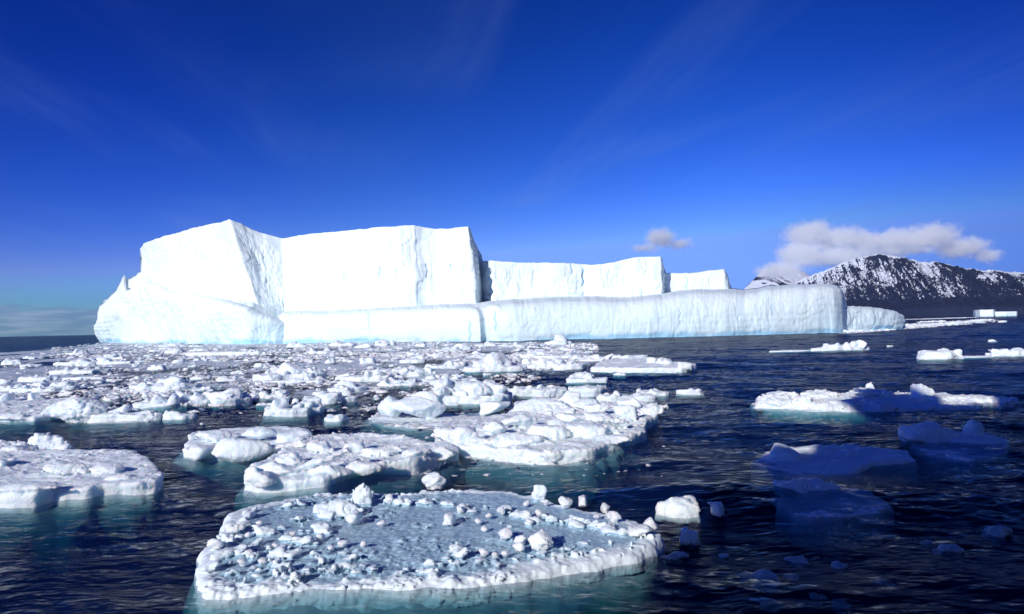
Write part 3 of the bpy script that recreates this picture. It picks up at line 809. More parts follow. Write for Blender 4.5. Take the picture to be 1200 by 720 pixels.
auto_floe(470, 453, 60, 14, 'yellow-footed floe directly behind the smooth angular block', 'lumpy', asp=0.5)
auto_floe(522, 449, 60, 14, 'pale lumpy floe left of the steep lumpy mound', 'lumpy', asp=0.6)
auto_floe(526, 432, 52, 12, 'small mounded floe left of the tall white lumpy floe', 'lumpy', asp=0.6)
auto_floe(258, 417, 76, 7, 'long white ice bar close under the massive left end of the iceberg', 'flat', asp=0.25, fbk=0.7)
auto_floe(655, 404, 32, 13, 'small jagged ice pinnacle piece grounded against the low terrace wall', 'mound', asp=0.6)

# --- right-hand side: lit floes on open water, and drowned ones in the ship's shade
auto_floe(990, 411, 70, 13, 'bright lumpy floe alone on the open water below the iceberg right end', 'lumpy', asp=0.3)
auto_floe(937, 411.5, 60, 4, 'thin drowned tail of ice left of the bright lone floe', 'flat', asp=0.3, hk=0.6)
auto_floe(1108, 421, 56, 15, 'crusty-topped floe standing left of its neighbour at the right edge', 'lumpy', asp=0.5, n=30, shelf=1.0)
auto_floe(1142, 419, 52, 4, 'flat awash ice link between the two crusty right-edge floes', 'flat', asp=0.4, hk=0.5)
auto_floe(1196, 417, 56, 12, 'crusty floe cut by the right edge of the view', 'lumpy', asp=0.4, n=26)
make_floe('ice_floe', pix_poly([(880, 474), (900, 481), (960, 484), (1010, 483), (1050, 481), (1120, 478), (1190, 474), (1196, 468), (1140, 464), (1060, 461), (980, 463), (900, 466)], 0.0), 0.10,
          [B(905, 479, 2.4, 2.0, 1.0, z=0.05), B(925, 480, 2.4, 2, 1.2, z=0.05), B(945, 480, 2.4, 2, 1.1, z=0.05), B(975, 482, 2.2, 1.5, 0.8, z=0.05), B(1000, 482, 2.4, 1.4, 0.8, z=0.05), B(1028, 482, 2.2, 1.4, 0.55, z=0.0), B(920, 470, 2, 2, 0.9, z=0.05), B(965, 468, 3, 2, 0.8, z=0.05), B(1035, 466, 2.2, 2, 0.8, z=0.1, ry=0.3), B(1024, 463, 0.7, 0.7, 1.5, z=0.1, ry=-0.2), B(1086, 468, 1.7, 1.4, 1.6, z=0.1, ry=0.45), B(1125, 470, 4, 1.2, 0.45, z=0.1, ry=0.06), B(1168, 474, 2.6, 1.6, 0.5, z=0.0)],
          'long awash floe, white left half and shaded blue right half, two bright tips', 55, topn=0.1, namp=0.12, nlen=0.7, draft=0.8)
make_floe('ice_floe', pix_poly([(1068, 520), (1090, 532), (1140, 538), (1178, 530), (1182, 512), (1150, 504), (1100, 504), (1072, 510)], 0.0), 0.02,
          [B(1110, 522, 3.4, 2.2, 1.4, z=-0.1, rz=.2), B(1150, 513, 1.1, 0.9, 1.2, z=0.1, r=.8), B(1090, 514, 1.6, 1.4, 1.2, z=-0.1), B(1150, 524, 2.2, 1.6, .7, z=-.1)],
          'dark blue shaded ice body with one bright white knob at its top right', 57, topn=0.1, namp=0.07, nlen=0.8, draft=0.9, zoff=-0.10, mat=M_snow)
make_floe('ice_floe', pix_poly([(882, 540), (910, 556), (950, 558), (1000, 552), (1020, 540), (1070, 536), (1060, 526), (1000, 520), (930, 522), (895, 528)], 0.0), 0.04,
          [B(925, 545, 1.6, 1.4, 1.1, z=-0.2, ry=.2), B(960, 540, 2.4, 1.6, 1.0, z=-0.25, rz=.3), B(1000, 540, 1.4, 1.2, 0.6, z=-0.2), B(1040, 535, 2.2, 1.2, 0.5, z=-0.3, ry=.2), B(905, 548, 1.4, 1.2, .5, z=-.3)],
          'dim blue drowned ice slab in the shaded water, rear one of two', 59, topn=0.12, namp=0.06, nlen=0.8, draft=1.0, zoff=-0.10, mat=M_snow)
make_floe('ice_floe', pix_poly([(908, 588), (930, 600), (980, 604), (1030, 598), (1046, 588), (1020, 574), (980, 566), (940, 566), (915, 576)], 0.0), 0.04,
          [B(940, 582, 1.3, 1.0, 1.0, z=-0.2, ry=.35), B(975, 586, 2.6, 1.4, 0.75, z=-0.2, ry=0.2, rz=.3), B(1010, 590, 1.6, 1.0, 0.45, z=-0.2), B(925, 592, 1.0, .8, .4, z=-.2)],
          'dim blue drowned ice wedge in the shaded water, nearer one of two', 61, topn=0.12, namp=0.06, nlen=0.7, draft=1.0, zoff=-0.10, mat=M_snow)
auto_floe(800, 596, 50, 15, 'small bright jagged piece alone right of the half-melted floe', 'mound', asp=0.6, n=9, fbk=0.10)
auto_floe(843, 597, 13, 6, 'low ice scrap just right of the small bright jagged piece', 'lumpy', asp=0.6)
auto_floe(809, 629, 20, 12, 'little crumbly ice piece off the right tip of the half-melted floe', 'lumpy', asp=0.6)
auto_floe(684, 588, 11, 7, 'tiny white scrap behind the right half of the half-melted floe', 'lumpy', asp=0.6)
auto_floe(710, 597, 6, 3, 'minute ice crumb behind the right point of the half-melted floe', 'lumpy', asp=0.6)
auto_floe(1165, 400, 9, 3, 'tiny lone white bit far out on the right-hand water', 'lumpy', asp=0.6)
auto_floe(1044, 406, 8, 2.5, 'tiny flat bit right of the bright lone floe', 'flat', asp=0.6)
auto_floe(318, 545, 20, 6, 'wet ice sliver left of the long ridged floe', 'flat', asp=0.5)
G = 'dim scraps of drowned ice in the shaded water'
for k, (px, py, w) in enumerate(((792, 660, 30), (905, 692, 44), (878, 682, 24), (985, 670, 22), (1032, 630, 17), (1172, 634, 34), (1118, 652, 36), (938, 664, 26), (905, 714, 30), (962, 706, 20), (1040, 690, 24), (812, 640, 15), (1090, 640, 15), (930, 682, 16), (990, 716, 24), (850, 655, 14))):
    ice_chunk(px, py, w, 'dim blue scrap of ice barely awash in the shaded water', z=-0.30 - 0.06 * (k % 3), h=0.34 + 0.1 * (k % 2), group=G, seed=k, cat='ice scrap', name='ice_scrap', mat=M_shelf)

# far ice: strips of small floes by the iceberg's right end
G = 'far thin floes by the mountain foot'
for px, py, w, h in ((1020, 386.5, 50, 5), (1050, 384.5, 46, 4.5), (1080, 382.6, 40, 3), (1108, 380.5, 50, 3.2), (1135, 378.4, 40, 3), (1152, 376.4, 34, 3.6), (1176, 378, 12, 2.2), (1000, 389, 40, 4), (1065, 382.5, 30, 4), (1095, 378.0, 36, 3)):
    auto_floe(px, py, w, h, 'thin far floe in the white strip beyond the iceberg right end', 'lumpy', asp=0.25, group=G, n=22, fbk=0.5)
for px, py, w, h in ((1075, 374.4, 60, 1.3), (1110, 373.4, 50, 1.2), (1130, 372.6, 40, 1.6)):
    auto_floe(px, py, w, h, 'farthest thin white ice line under the dark mountain foot', 'flat', asp=0.16, group='farthest white ice lines', n=6, fbk=0.9, cell=0.9, draft=1.5)

# --- the crowd of small pieces in the pack: individuals
def pack_density(px, py):
    """1 in the crowded field left of the open water, by place on the water"""
    left_edge = 405 + 14 * max(0, min(1, (120 - px) / 120.0))
    lim = 700 if py < 424 else 700 - (py - 424) * 3.2
    if py < left_edge or px > lim: return 0.0
    d = 1.0
    if py > 470 + 0.03 * px: d *= 0.12
    if py > 500: d = 0.03
    if 45 < px < 78 and 420 < py < 428: d = 0
    return d


G = 'small floes crowded in the pack'
r = np.random.default_rng(77)
n_small = 0; tries = 0; spots = []
while n_small < 165 and tries < 9000:
    tries += 1
    px = r.uniform(-20, 700); py = 404 + 92 * r.random() ** 1.7
    if r.random() > pack_density(px, py): continue
    x, y = ground(px, py)
    w = (8 + 26 * r.random() ** 2.2)
    W = w * y / F
    ok = True
    for (fx, fy, fr, fp) in FLOES:
        if abs(fx - x) < fr + W and abs(fy - y) < fr + W:
            if poly_dist(np.array([x]), np.array([y + W * 0.25]), fp)[0] < W * 0.3: ok = False; break
    if not ok: continue
    hp = w * r.uniform(0.16, 0.42)
    auto_floe(px, py, w, min(hp, 11), 'small white floe wedged among the bigger ones in the pack', 'lumpy' if r.random() < .75 else 'flat', asp=r.uniform(.4, .8), group=G, seed=1000 + n_small, n=int(r.integers(4, 11)))
    n_small += 1


# --- brash: crumbs nobody could count, one object
def brash(name, label, pts, sizes, mat, seed):
    rg = np.random.default_rng(seed)
    base = np.array([(1, 0, 0), (-1, 0, 0), (0, 1, 0), (0, -1, 0), (0, 0, 1), (0, 0, -1)], dtype=float)
    tri = np.array([(0, 2, 4), (2, 1, 4), (1, 3, 4), (3, 0, 4), (2, 0, 5), (1, 2, 5), (3, 1, 5), (0, 3, 5)])
    # one subdivision of the octahedron
    vs = [tuple(b) for b in base]; fs = []; cache = {}
    def midp(a, b):
        k = (min(a, b), max(a, b))
        if k not in cache:
            m = np.array(vs[a]) + np.array(vs[b]); vs.append(tuple(m / np.linalg.norm(m))); cache[k] = len(vs) - 1
        return cache[k]
    for (a, b, c_) in tri:
        ab, bc, ca = midp(a, b), midp(b, c_), midp(c_, a)
        fs += [(a, ab, ca), (ab, b, bc), (ca, bc, c_), (ab, bc, ca)]
    vs = np.array(vs); fs = np.array(fs)
    n = len(pts); k = len(vs)
    pts = np.asarray(pts); sizes = np.asarray(sizes)
    jit = 1 + 0.32 * rg.normal(size=(n, k))
    S = np.stack([sizes * rg.uniform(.7, 1.4, n), sizes * rg.uniform(.6, 1.1, n), sizes * rg.uniform(.18, .5, n)], 1)
    th = rg.random(n) * 6.28
    v = vs[None] * jit[:, :, None] * S[:, None, :]
    ct, st = np.cos(th)[:, None], np.sin(th)[:, None]
    v = np.stack([v[..., 0] * ct - v[..., 1] * st, v[..., 0] * st + v[..., 1] * ct, v[..., 2]], -1)
    v[..., 0] += pts[:, 0, None]; v[..., 1] += pts[:, 1, None]; v[..., 2] += 0.02
    fa = (fs[None] + (np.arange(n) * k)[:, None, None]).reshape(-1, 3)
    o = link_mesh(name, v.reshape(-1, 3), fa, mat, smooth=False)
    return tag(o, label, 'brash ice', kind='stuff')


r = np.random.default_rng(5)
pts, szs = [], []
def scatter(n, fpx, fpy, smin_, smax, dens):
    k = 0
    for _ in range(n * 8):
        if k >= n: break
        px, py = fpx(), fpy()
        if py <= hor(px) + 3 or r.random() > dens(px, py): continue
        x, y = ground(px, py)
        cl = fbm(x / 7.0, y / 16.0, 4.5, 3)
        if cl < r.uniform(-0.25, 0.25): continue
        pts.append((x, y)); szs.append(smin_ + (smax - smin_) * r.random() ** 3); k += 1
scatter(6500, lambda: r.uniform(60, 700), lambda: 400 + 24 * r.random() ** 1.2, 0.10, 0.95, lambda a, b: 1.0 if b > 401.5 + max(0, (120 - a) * .1) and a < 690 + (b - 400) * 2 else 0)
scatter(6000, lambda: r.uniform(-20, 700), lambda: 410 + 75 * r.random() ** 1.5, 0.06, 0.5, lambda a, b: pack_density(a, b))
scatter(900, lambda: r.uniform(985, 1165), lambda: r.uniform(374, 390), 0.4, 1.6, lambda a, b: 1.0 if abs(b - (389 - (a - 990) * 0.079)) < 2.6 else 0)
scatter(260, lambda: r.uniform(150, 780), lambda: r.uniform(480, 560), 0.03, 0.16, lambda a, b: 0.5)
brash('brash_ice', 'crumbled brash ice strewn over the water below the iceberg', pts, szs, M_snow_far, 8)

# ================================================================== WATER
def build_sea():
    r_ = [0.5, 2.0, 4.0, 6.0, 8.0]
    q = 9.5
    while q < 45000:
        r_.append(q)
        if q < 160: q += min(0.22, max(0.05, 0.75 * q * q / 4800.0))
        elif q < 700: q += 0.22 * (q / 160.0) ** 2.2
        else: q *= 1.035
    r_ = np.array(r_)
    th = np.radians(np.concatenate([np.linspace(-180, -47, 36)[:-1], np.linspace(-47, -40, 24)[:-1], np.linspace(-40, 40, 1150), np.linspace(40, 47, 24)[1:], np.linspace(47, 180, 36)[1:-1]]))
    nu, nv = len(th), len(r_)
    Tm, Rm = np.meshgrid(th, r_, indexing='ij')
    # rings follow forward distance in the dense sector, so they stay dense in depth
    X = (Rm * np.sin(Tm)).astype(np.float32); Y = (Rm * np.cos(Tm)).astype(np.float32)
    Z = np.zeros_like(X)
    g = np.random.default_rng(42)
    wx1 = X + 1.2 * vnoise(X / 6, Y / 6, 1.5); wy1 = Y + 1.2 * vnoise(X / 6 + 9, Y / 6, 3.5)
    wind = R(64)
    gust = 0.75 + 0.5 * fbm(X / 30, Y / 40, 6.5, 3)
    gust2 = 0.25 + 1.1 * sstep(-0.45, 0.5, fbm(X / 7 + 3, Y / 7, 9.5, 3))
    lam = np.concatenate([np.geomspace(0.24, 1.3, 28), np.geomspace(1.4, 5.0, 16), np.geomspace(6, 26, 9)])
    near = 0.45 + 0.55 * sstep(14, 60, Y)
    for l in lam:
        a = wind + g.normal() * (0.75 if l < 2 else 0.5)
        k = 2 * math.pi / l
        ph = g.random() * 6.28
        amp = l * (0.0080 if l < 1.4 else 0.0036 if l < 6 else 0.0042)
        fade = np.clip(1.6 - Rm / (l * 160.0), 0, 1).astype(np.float32)
        if fade.max() <= 0: continue
        s = np.sin(k * (wx1 * math.cos(a) + wy1 * math.sin(a)) + ph)
        s = 2 * ((s + 1) * 0.5) ** 1.5 - 1
        Z += amp * fade * s * (gust2 * gust * near if l < 1.4 else gust)
    Z = np.where(Rm < 3, 0, Z)
    # slush: a grey film of fine ice among the pack
    D = Y
    okm = Y > 20
    Yc = np.maximum(Y, 20)
    pyy = hor(600 + X / Yc * F) + CAM_H * F / Yc
    pxx = 600 + X / Yc * F
    lim = np.where(pyy < 424, 705, 705 - (pyy - 424) * 3.2)
    dn = sstep(400, 403, pyy - np.clip((130 - pxx) * 0.10, 0, 12)) * (1 - sstep(452, 482, pyy)) * (1 - sstep(lim - 25, lim + 12, pxx)) * okm
    nn = fbm(X / 9, Y / 22, 2.5, 5, 0.6)
    slush = dn * sstep(-0.28, 0.14, nn + 0.12 * (1 - sstep(402, 425, pyy)))
    strip2 = okm * (Y > 200) * (1 - sstep(1.5, 3.2, np.abs(pyy - (389.3 - (pxx - 990) * 0.08)))) * sstep(900, 1000, pxx) * (1 - sstep(1090, 1170, pxx)) * sstep(-0.2, 0.2, fbm(X / 20, Y / 60, 1.5, 4, .6))
    slush = np.maximum(slush, 0.8 * strip2)
    V = np.stack([X, Y, Z], -1).reshape(-1, 3)
    Fc = grid_faces(nu, nv, wrap=True)
    return V, Fc, slush


def water_material():
    m, nt, out = new_mat('sea_water'); n = N(nt)
    pos = n('NewGeometry').outputs['Position']
    mp = n('Mapping', {'Vector': pos, 'Rotation': (0, 0, R(-26)), 'Scale': (1.0, 1.9, 1.0)}).outputs[0]
    b1 = n('TexNoise', {'Vector': mp, 'Scale': 7.0, 'Detail': 4.0, 'Roughness': 0.6}).outputs[0]
    b2 = n('TexNoise', {'Vector': mp, 'Scale': 0.9, 'Detail': 4.0, 'Roughness': 0.6}).outputs[0]
    b3 = n('TexNoise', {'Vector': mp, 'Scale': 0.12, 'Detail': 5.0, 'Roughness': 0.6}).outputs[0]
    bA = n('Bump', {'Height': b1, 'Strength': 0.6, 'Distance': 0.03})
    bB = n('Bump', {'Height': b2, 'Strength': 0.5, 'Distance': 0.10, 'Normal': bA.outputs[0]})
    bC = n('Bump', {'Height': b3, 'Strength': 0.8, 'Distance': 1.2, 'Normal': bB.outputs[0]})
    nrm = bC.outputs[0]
    # reflectance seen through a polarising filter: mostly the p-polarised part, so steep views look into the dark water
    c_ = n('VectorMath', {0: n('NewGeometry').outputs['Incoming'], 1: nrm}, operation='DOT_PRODUCT').outputs['Value']
    c_ = n.math('MAXIMUM', n.math('ABSOLUTE', c_), 0.02)
    ct = n.math('SQRT', n.math('SUBTRACT', 1.0, n.math('MULTIPLY', n.math('SUBTRACT', 1.0, n.math('MULTIPLY', c_, c_)), 0.5628)))
    nc = n.math('MULTIPLY', c_, 1.333)
    rp = n.math('DIVIDE', n.math('SUBTRACT', nc, ct), n.math('ADD', nc, ct))
    rp = n.math('MULTIPLY', rp, rp)
    rs = n('Fresnel', {'IOR': 1.333, 'Normal': nrm}).outputs[0]
    fr = n.math('ADD', n.math('MULTIPLY', rp, 0.46), n.math('MULTIPLY', rs, 0.008))
    gl = n('BsdfGlossy', {'Color': c4(1, 1, 1), 'Roughness': 0.06, 'Normal': nrm})
    tr = n('BsdfTransparent', {'Color': c4(0.93, 0.97, 0.98)})
    df = n('BsdfDiffuse', {'Color': c4(0.005, 0.022, 0.14), 'Normal': nrm})
    body = n('MixShader', {0: 0.28, 1: tr.outputs[0], 2: df.outputs[0]})
    wat = n('MixShader', {0: fr, 1: body.outputs[0], 2: gl.outputs[0]})
    sl = n('Attribute', attribute_name='slush').outputs['Fac']
    nz = n('TexNoise', {'Vector': n('Mapping', {'Vector': pos, 'Scale': (1.0, 1.0, 1.0)}).outputs[0], 'Scale': 1.4, 'Detail': 6.0, 'Roughness': 0.7}).outputs[0]
    sf = n.ramp(n.math('ADD', sl, n.math('MULTIPLY', n.math('SUBTRACT', nz, 0.5), 1.1)), 0.28, 0.75, 0.0, 0.92)
    sf = n.math('MULTIPLY', sf, n.ramp(sl, 0.02, 0.2, 0.0, 1.0))
    sbump = n('Bump', {'Height': nz, 'Strength': 0.8, 'Distance': 0.14})
    ice = n('BsdfPrincipled', {'Base Color': c4(0.62, 0.70, 0.75), 'Roughness': 0.5, 'Normal': sbump.outputs[0]})
    fin = n('MixShader', {0: sf, 1: wat.outputs[0], 2: ice.outputs[0]})
    nt.links.new(fin.outputs[0], out.inputs[0])
    va = n('VolumeAbsorption', {'Color': c4(0.0, 0.52, 0.56), 'Density': 0.7})
    nt.links.new(va.outputs[0], out.inputs[1])
    return m


V, Fc, slush = build_sea()
sea = link_mesh('sea_water', V, Fc, water_material(), attrs={'slush': slush})
tag(sea, kind='structure')
m, nt, out = new_mat('deep_sea_bed'); n = N(nt)
nt.links.new(n('BsdfDiffuse', {'Color': c4(0.02, 0.03, 0.04)}).outputs[0], out.inputs[0])
bed = link_mesh('seabed', [(-50000, -50000, -60), (50000, -50000, -60), (50000, 50000, -60), (-50000, 50000, -60)], [(0, 1, 2, 3)], m)
tag(bed, kind='structure')

# ================================================================== MOUNTAIN
def build_mountain():
    Y0, Y1 = 5600.0, 9200.0
    xs = np.arange(1750.0, 6800.0, 8.0); ys = np.concatenate([np.arange(Y0, 7500.0, 8.0), np.arange(7500.0, Y1, 24.0)])
    X, Y = np.meshgrid(xs, ys, indexing='ij')
    YR = 7150.0 + 160 * fbm(X / 700, X * 0 + 2, 1.5, 3)
    rp = [(840, 352), (905, 340), (930, 333), (950, 324), (965, 318), (985, 309), (1000, 304.5), (1015, 300.5), (1030, 298), (1045, 299.5), (1060, 302.5), (1085, 307), (1110, 310.5), (1140, 315), (1165, 317.5), (1200, 319), (1240, 322), (1300, 328), (1400, 338), (1500, 345)]
    px = 600 + X / YR * F
    zr = np.interp(px, [p[0] for p in rp], [zpix(p[0], p[1], 7150.0) for p in rp])
    zr = zr + 24 * fbm(X / 90, X * 0 + 4, 2.5, 4, 0.6)
    shore = 5750 + 120 * fbm(X / 500, X * 0 + 8, 1.0, 3) + 60
    t = np.clip((Y - shore) / (YR - shore), -0.2, 1)
    front = zr * (0.10 * sstep(0, 0.06, t) + 0.90 * np.clip(t, 0, 1) ** 1.12)
    back = zr * np.clip(1 - (Y - YR) / 2200.0, 0, 1) ** 1.4
    H = np.where(Y < YR, front, back)
    # gullies run down the slope, bent to the lower left
    g = X + 0.55 * (Y - YR) * -0.55
    gul = np.abs(fbm(g / 130, Y / 700, 3.5, 4, 0.55)); gul2 = np.abs(fbm(g / 42, Y / 260, 6.5, 3))
    env = np.clip(t * 3, 0, 1) * np.clip((1.02 - t) * 5, 0, 1) * (Y < YR)
    H = H + env * (125 * (gul - 0.22) + 42 * (gul2 - 0.2)) * (zr / 600)
    H = H + 16 * fbm(X / 60, Y / 60, 1.5, 4, 0.6) * np.clip(t * 4, 0, 1)
    # a second, farther snowy peak to the left
    pk = [(868, 345), (880, 330), (892, 320), (905, 313.5), (915, 311.5), (928, 313), (940, 317), (955, 330), (975, 345)]
    H = np.where(t <= 0, -8, H)
    # snow cover of the place itself: hollows, ledges and the ridge carry snow, the foot is bare
    gx = np.gradient(H, axis=0) / 8.0; gy = np.gradient(H, axis=1) / np.gradient(Y, axis=1)
    slope = np.hypot(gx, gy)
    hollow = sstep(0.16, -0.08, gul - 0.18) * 0.7
    streak = fbm(g / 17, Y / 170, 9.5, 4, 0.7)
    fleck = fbm(X / 16, Y / 16, 4.5, 3, 0.7)
    rel = H / 600.0
    sn = 0.45 * hollow + 1.2 * streak + 0.95 * fleck + 0.55 * sstep(0.15, 0.7, rel) - 0.62 - 0.25 * sstep(0.5, 1.0, slope)
    sn = np.where(Y >= YR - 25, 1.0, sn)
    sn = sn + 0.8 * sstep(0.93, 1.0, t) * sstep(1030, 1045, px)
    # long bare patches
    sn -= 0.8 * sstep(0.05, 0.45, fbm(g / 330 + 3, Y / 600, 2.2, 2))
    sn += 0.35 * sstep(0.05, 0.4, fbm(g / 160 + 8, Y / 300, 7.2, 2)) * sstep(0.2, 0.35, rel)
    low = sstep(0.30, 0.16, rel + 0.06 * fbm(X / 150, Y / 150, 5.5, 3))
    sn = sn - 1.6 * low
    sn += 0.16 * sstep(1030, 985, px) * sstep(0.3, 0.6, rel)
    snow = sstep(0.05, 0.40, sn)
    V = np.stack([X, Y, H], -1).reshape(-1, 3)
    return V, grid_faces(len(xs), len(ys)), snow


def mountain_material():
    m, nt, out = new_mat('snowy_rock'); n = N(nt)
    pos = n('NewGeometry').outputs['Position']
    s = n('Attribute', attribute_name='snow').outputs['Fac']
    nz = n('TexNoise', {'Vector': pos, 'Scale': 0.05, 'Detail': 6.0, 'Roughness': 0.7}).outputs[0]
    f = n.ramp(n.math('ADD', s, n.math('MULTIPLY', n.math('SUBTRACT', nz, 0.5), 1.0)), 0.28, 0.72, 0.0, 1.0)
    rk = n.mixc(n('TexNoise', {'Vector': pos, 'Scale': 0.012, 'Detail': 5.0}).outputs[0], c4(0.012, 0.022, 0.058), c4(0.030, 0.042, 0.088))
    col = n.mixc(f, rk, c4(0.62, 0.66, 0.74))
    bp = n('Bump', {'Height': nz, 'Strength': 0.7, 'Distance': 12.0})
    p = n('BsdfPrincipled', {'Base Color': col, 'Roughness': 0.85, 'Normal': bp.outputs[0], 'Specular IOR Level': 0.2})
    nt.links.new(p.outputs[0], out.inputs[0])
    return m


M_mtn = mountain_material()
V, Fc, snow = build_mountain()
mt = link_mesh('mountain', V, Fc, M_mtn, attrs={'snow': snow})
tag(mt, kind='structure')


def build_peak():
    Dp = 10500.0
    xs = np.arange(wx(850, Dp), wx(1010, Dp), 14.0); ys = np.arange(9000, 12500, 16.0)
    X, Y = np.meshgrid(xs, ys, indexing='ij')
    pk = [(850, 360), (868, 345), (880, 331), (890, 321.5), (897, 316), (905, 313), (915, 311.5), (928, 313), (940, 317), (960, 328), (985, 345), (1010, 360)]
    px = 600 + X / Dp * F
    zr = np.interp(px, [p[0] for p in pk], [zpix(p[0], p[1], Dp) for p in pk]) + 20 * fbm(X / 120, X * 0 + 1, 3.5, 4, .6)
    t = 1 - np.abs(Y - Dp) / 1500.0
    H = zr * np.clip(t, 0, 1) ** 1.1 + 70 * (np.abs(fbm(X / 200 - Y / 500, Y / 500, 3.5, 4)) - .2) * np.clip(t * 3, 0, 1) * np.clip((1 - t) * 6, 0, 1)
    H = np.where(t <= 0, -10, H)
    sn = 0.75 + 1.2 * fbm(X / 60 + Y / 120, Y / 200, 2.5, 4, .65) + 0.3 * sstep(500, 900, H) - 1.0 * sstep(-140, 40, wx(905, Dp) - X + 0 * Y) * 0.5
    snow = sstep(0.1, 0.35, sn)
    return np.stack([X, Y, H], -1).reshape(-1, 3), grid_faces(len(xs), len(ys)), snow


V, Fc, snow = build_peak()
pk = link_mesh('mountain', V, Fc, M_mtn, attrs={'snow': snow})
tag(pk, kind='structure')

# ================================================================== CLOUDS (air with droplets: real volumes)
def cloud(name, label, blobs, D, depth, dens, seed, cover=0.0, nscale=7.0, group=None):
    """blobs: (px, py, rx px, ry px) puffs at distance D"""
    k = D / F
    bl = [(wx(b[0], D), D + (b[4] if len(b) > 4 else 0), zpix(b[0], b[1], D), b[2] * k, depth * b[3] / 20.0, b[3] * k) for b in blobs]
    x0 = min(b[0] - b[3] for b in bl); x1 = max(b[0] + b[3] for b in bl)
    y0 = min(b[1] - b[4] for b in bl); y1 = max(b[1] + b[4] for b in bl)
    z0 = min(b[2] - b[5] for b in bl); z1 = max(b[2] + b[5] for b in bl)
    c_ = ((x0 + x1) / 2, (y0 + y1) / 2, (z0 + z1) / 2); h = ((x1 - x0) / 2, (y1 - y0) / 2, (z1 - z0) / 2)
    m, nt, out = new_mat(name + '_air'); n = N(nt)
    pos = n('NewGeometry').outputs['Position']
    warp = n('TexNoise', {'Vector': pos, 'Scale': nscale / 2000.0, 'Detail': 5.0, 'Roughness': 0.62})
    wv = n('VectorMath', {0: warp.outputs['Color'], 1: (0.5, 0.5, 0.5)}, operation='SUBTRACT').outputs[0]
    wm = n('VectorMath', {0: wv, 1: (k * 24, k * 24, k * 24)}, operation='MULTIPLY').outputs[0]
    p2 = n('VectorMath', {0: pos, 1: wm}, operation='ADD').outputs[0]
    acc = None
    for b in bl:
        d = n('VectorMath', {0: p2, 1: (b[0], b[1], b[2])}, operation='SUBTRACT').outputs[0]
        d = n('VectorMath', {0: d, 1: (1 / b[3], 1 / b[4], 1 / b[5])}, operation='MULTIPLY').outputs[0]
        ln = n('VectorMath', {0: d}, operation='LENGTH').outputs['Value']
        acc = ln if acc is None else n.math('SMOOTH_MIN', acc, ln, 0.25)
    nz = n('TexNoise', {'Vector': pos, 'Scale': nscale / 700.0, 'Detail': 5.0, 'Roughness': 0.6}).outputs[0]
    f = n.math('ADD', n.math('SUBTRACT', 1.0, acc), n.math('MULTIPLY', n.math('SUBTRACT', nz, 0.5 - cover), 1.2))
    den = n.math('MULTIPLY', n.ramp(f, -0.05, 0.6, 0.0, 1.0), dens)
    pv = n('VolumePrincipled', {'Color': c4(0.972, 0.99, 1.0), 'Density': den, 'Anisotropy': -0.12})
    nt.links.new(pv.outputs[0], out.inputs[1])
    g = 1.35
    bx = [(sx * h[0] * g, sy * h[1] * g, sz * h[2] * g) for sx in (-1, 1) for sy in (-1, 1) for sz in (-1, 1)]
    fc = [(0, 1, 3, 2), (4, 6, 7, 5), (0, 4, 5, 1), (2, 3, 7, 6), (0, 2, 6, 4), (1, 5, 7, 3)]
    o = link_mesh(name, bx, fc, m, loc=c_, smooth=False)
    return tag(o, label, 'cloud', group)


cloud('cloud', 'long grey-white cloud bank capping the snowy mountain', [(950, 275, 32, 18), (985, 280, 34, 17), (940, 298, 30, 20), (1020, 284, 40, 14), (1060, 281, 40, 16), (1095, 277, 34, 17), (1130, 290, 36, 15), (1158, 300, 20, 9), (915, 318, 34, 14), (985, 300, 50, 15), (1050, 294, 70, 10)], 7300, 420, 0.0082, 1, cover=-0.05, nscale=10.0)
cloud('cloud', 'small ragged cloud puff alone above the iceberg rear cliffs', [(776, 279, 19, 13), (756, 291, 18, 7), (797, 286, 18, 8)], 7300, 350, 0.0075, 2, cover=0.0, nscale=12)

# ================================================================== THE SHIP (behind the viewer; its shade lies on the water at the right)
def boxv(x0, x1, y0, y1, z0, z1):
    v = [(x, y, z) for x in (x0, x1) for y in (y0, y1) for z in (z0, z1)]
    return v, [(0, 1, 3, 2), (4, 6, 7, 5), (0, 4, 5, 1), (2, 3, 7, 6), (0, 2, 6, 4), (1, 5, 7, 3)]


def boxes(name, lst, mat, parent):
    V, Fc = [], []
    for b in lst:
        v, f = boxv(*b); Fc += [tuple(i + len(V) for i in q) for q in f]; V += v
    return link_mesh(name, V, Fc, mat, parent, smooth=False)


def paint(name, col, rough=0.4):
    m, nt, out = new_mat(name); n = N(nt)
    nz = n('TexNoise', {'Scale': 0.8, 'Detail': 4.0}).outputs[0]
    c_ = n.mixc(n.math('MULTIPLY', nz, 0.3), c4(*col), c4(*[q * 0.7 for q in col]))
    nt.links.new(n('BsdfPrincipled', {'Base Color': c_, 'Roughness': rough}).outputs[0], out.inputs[0])
    return m


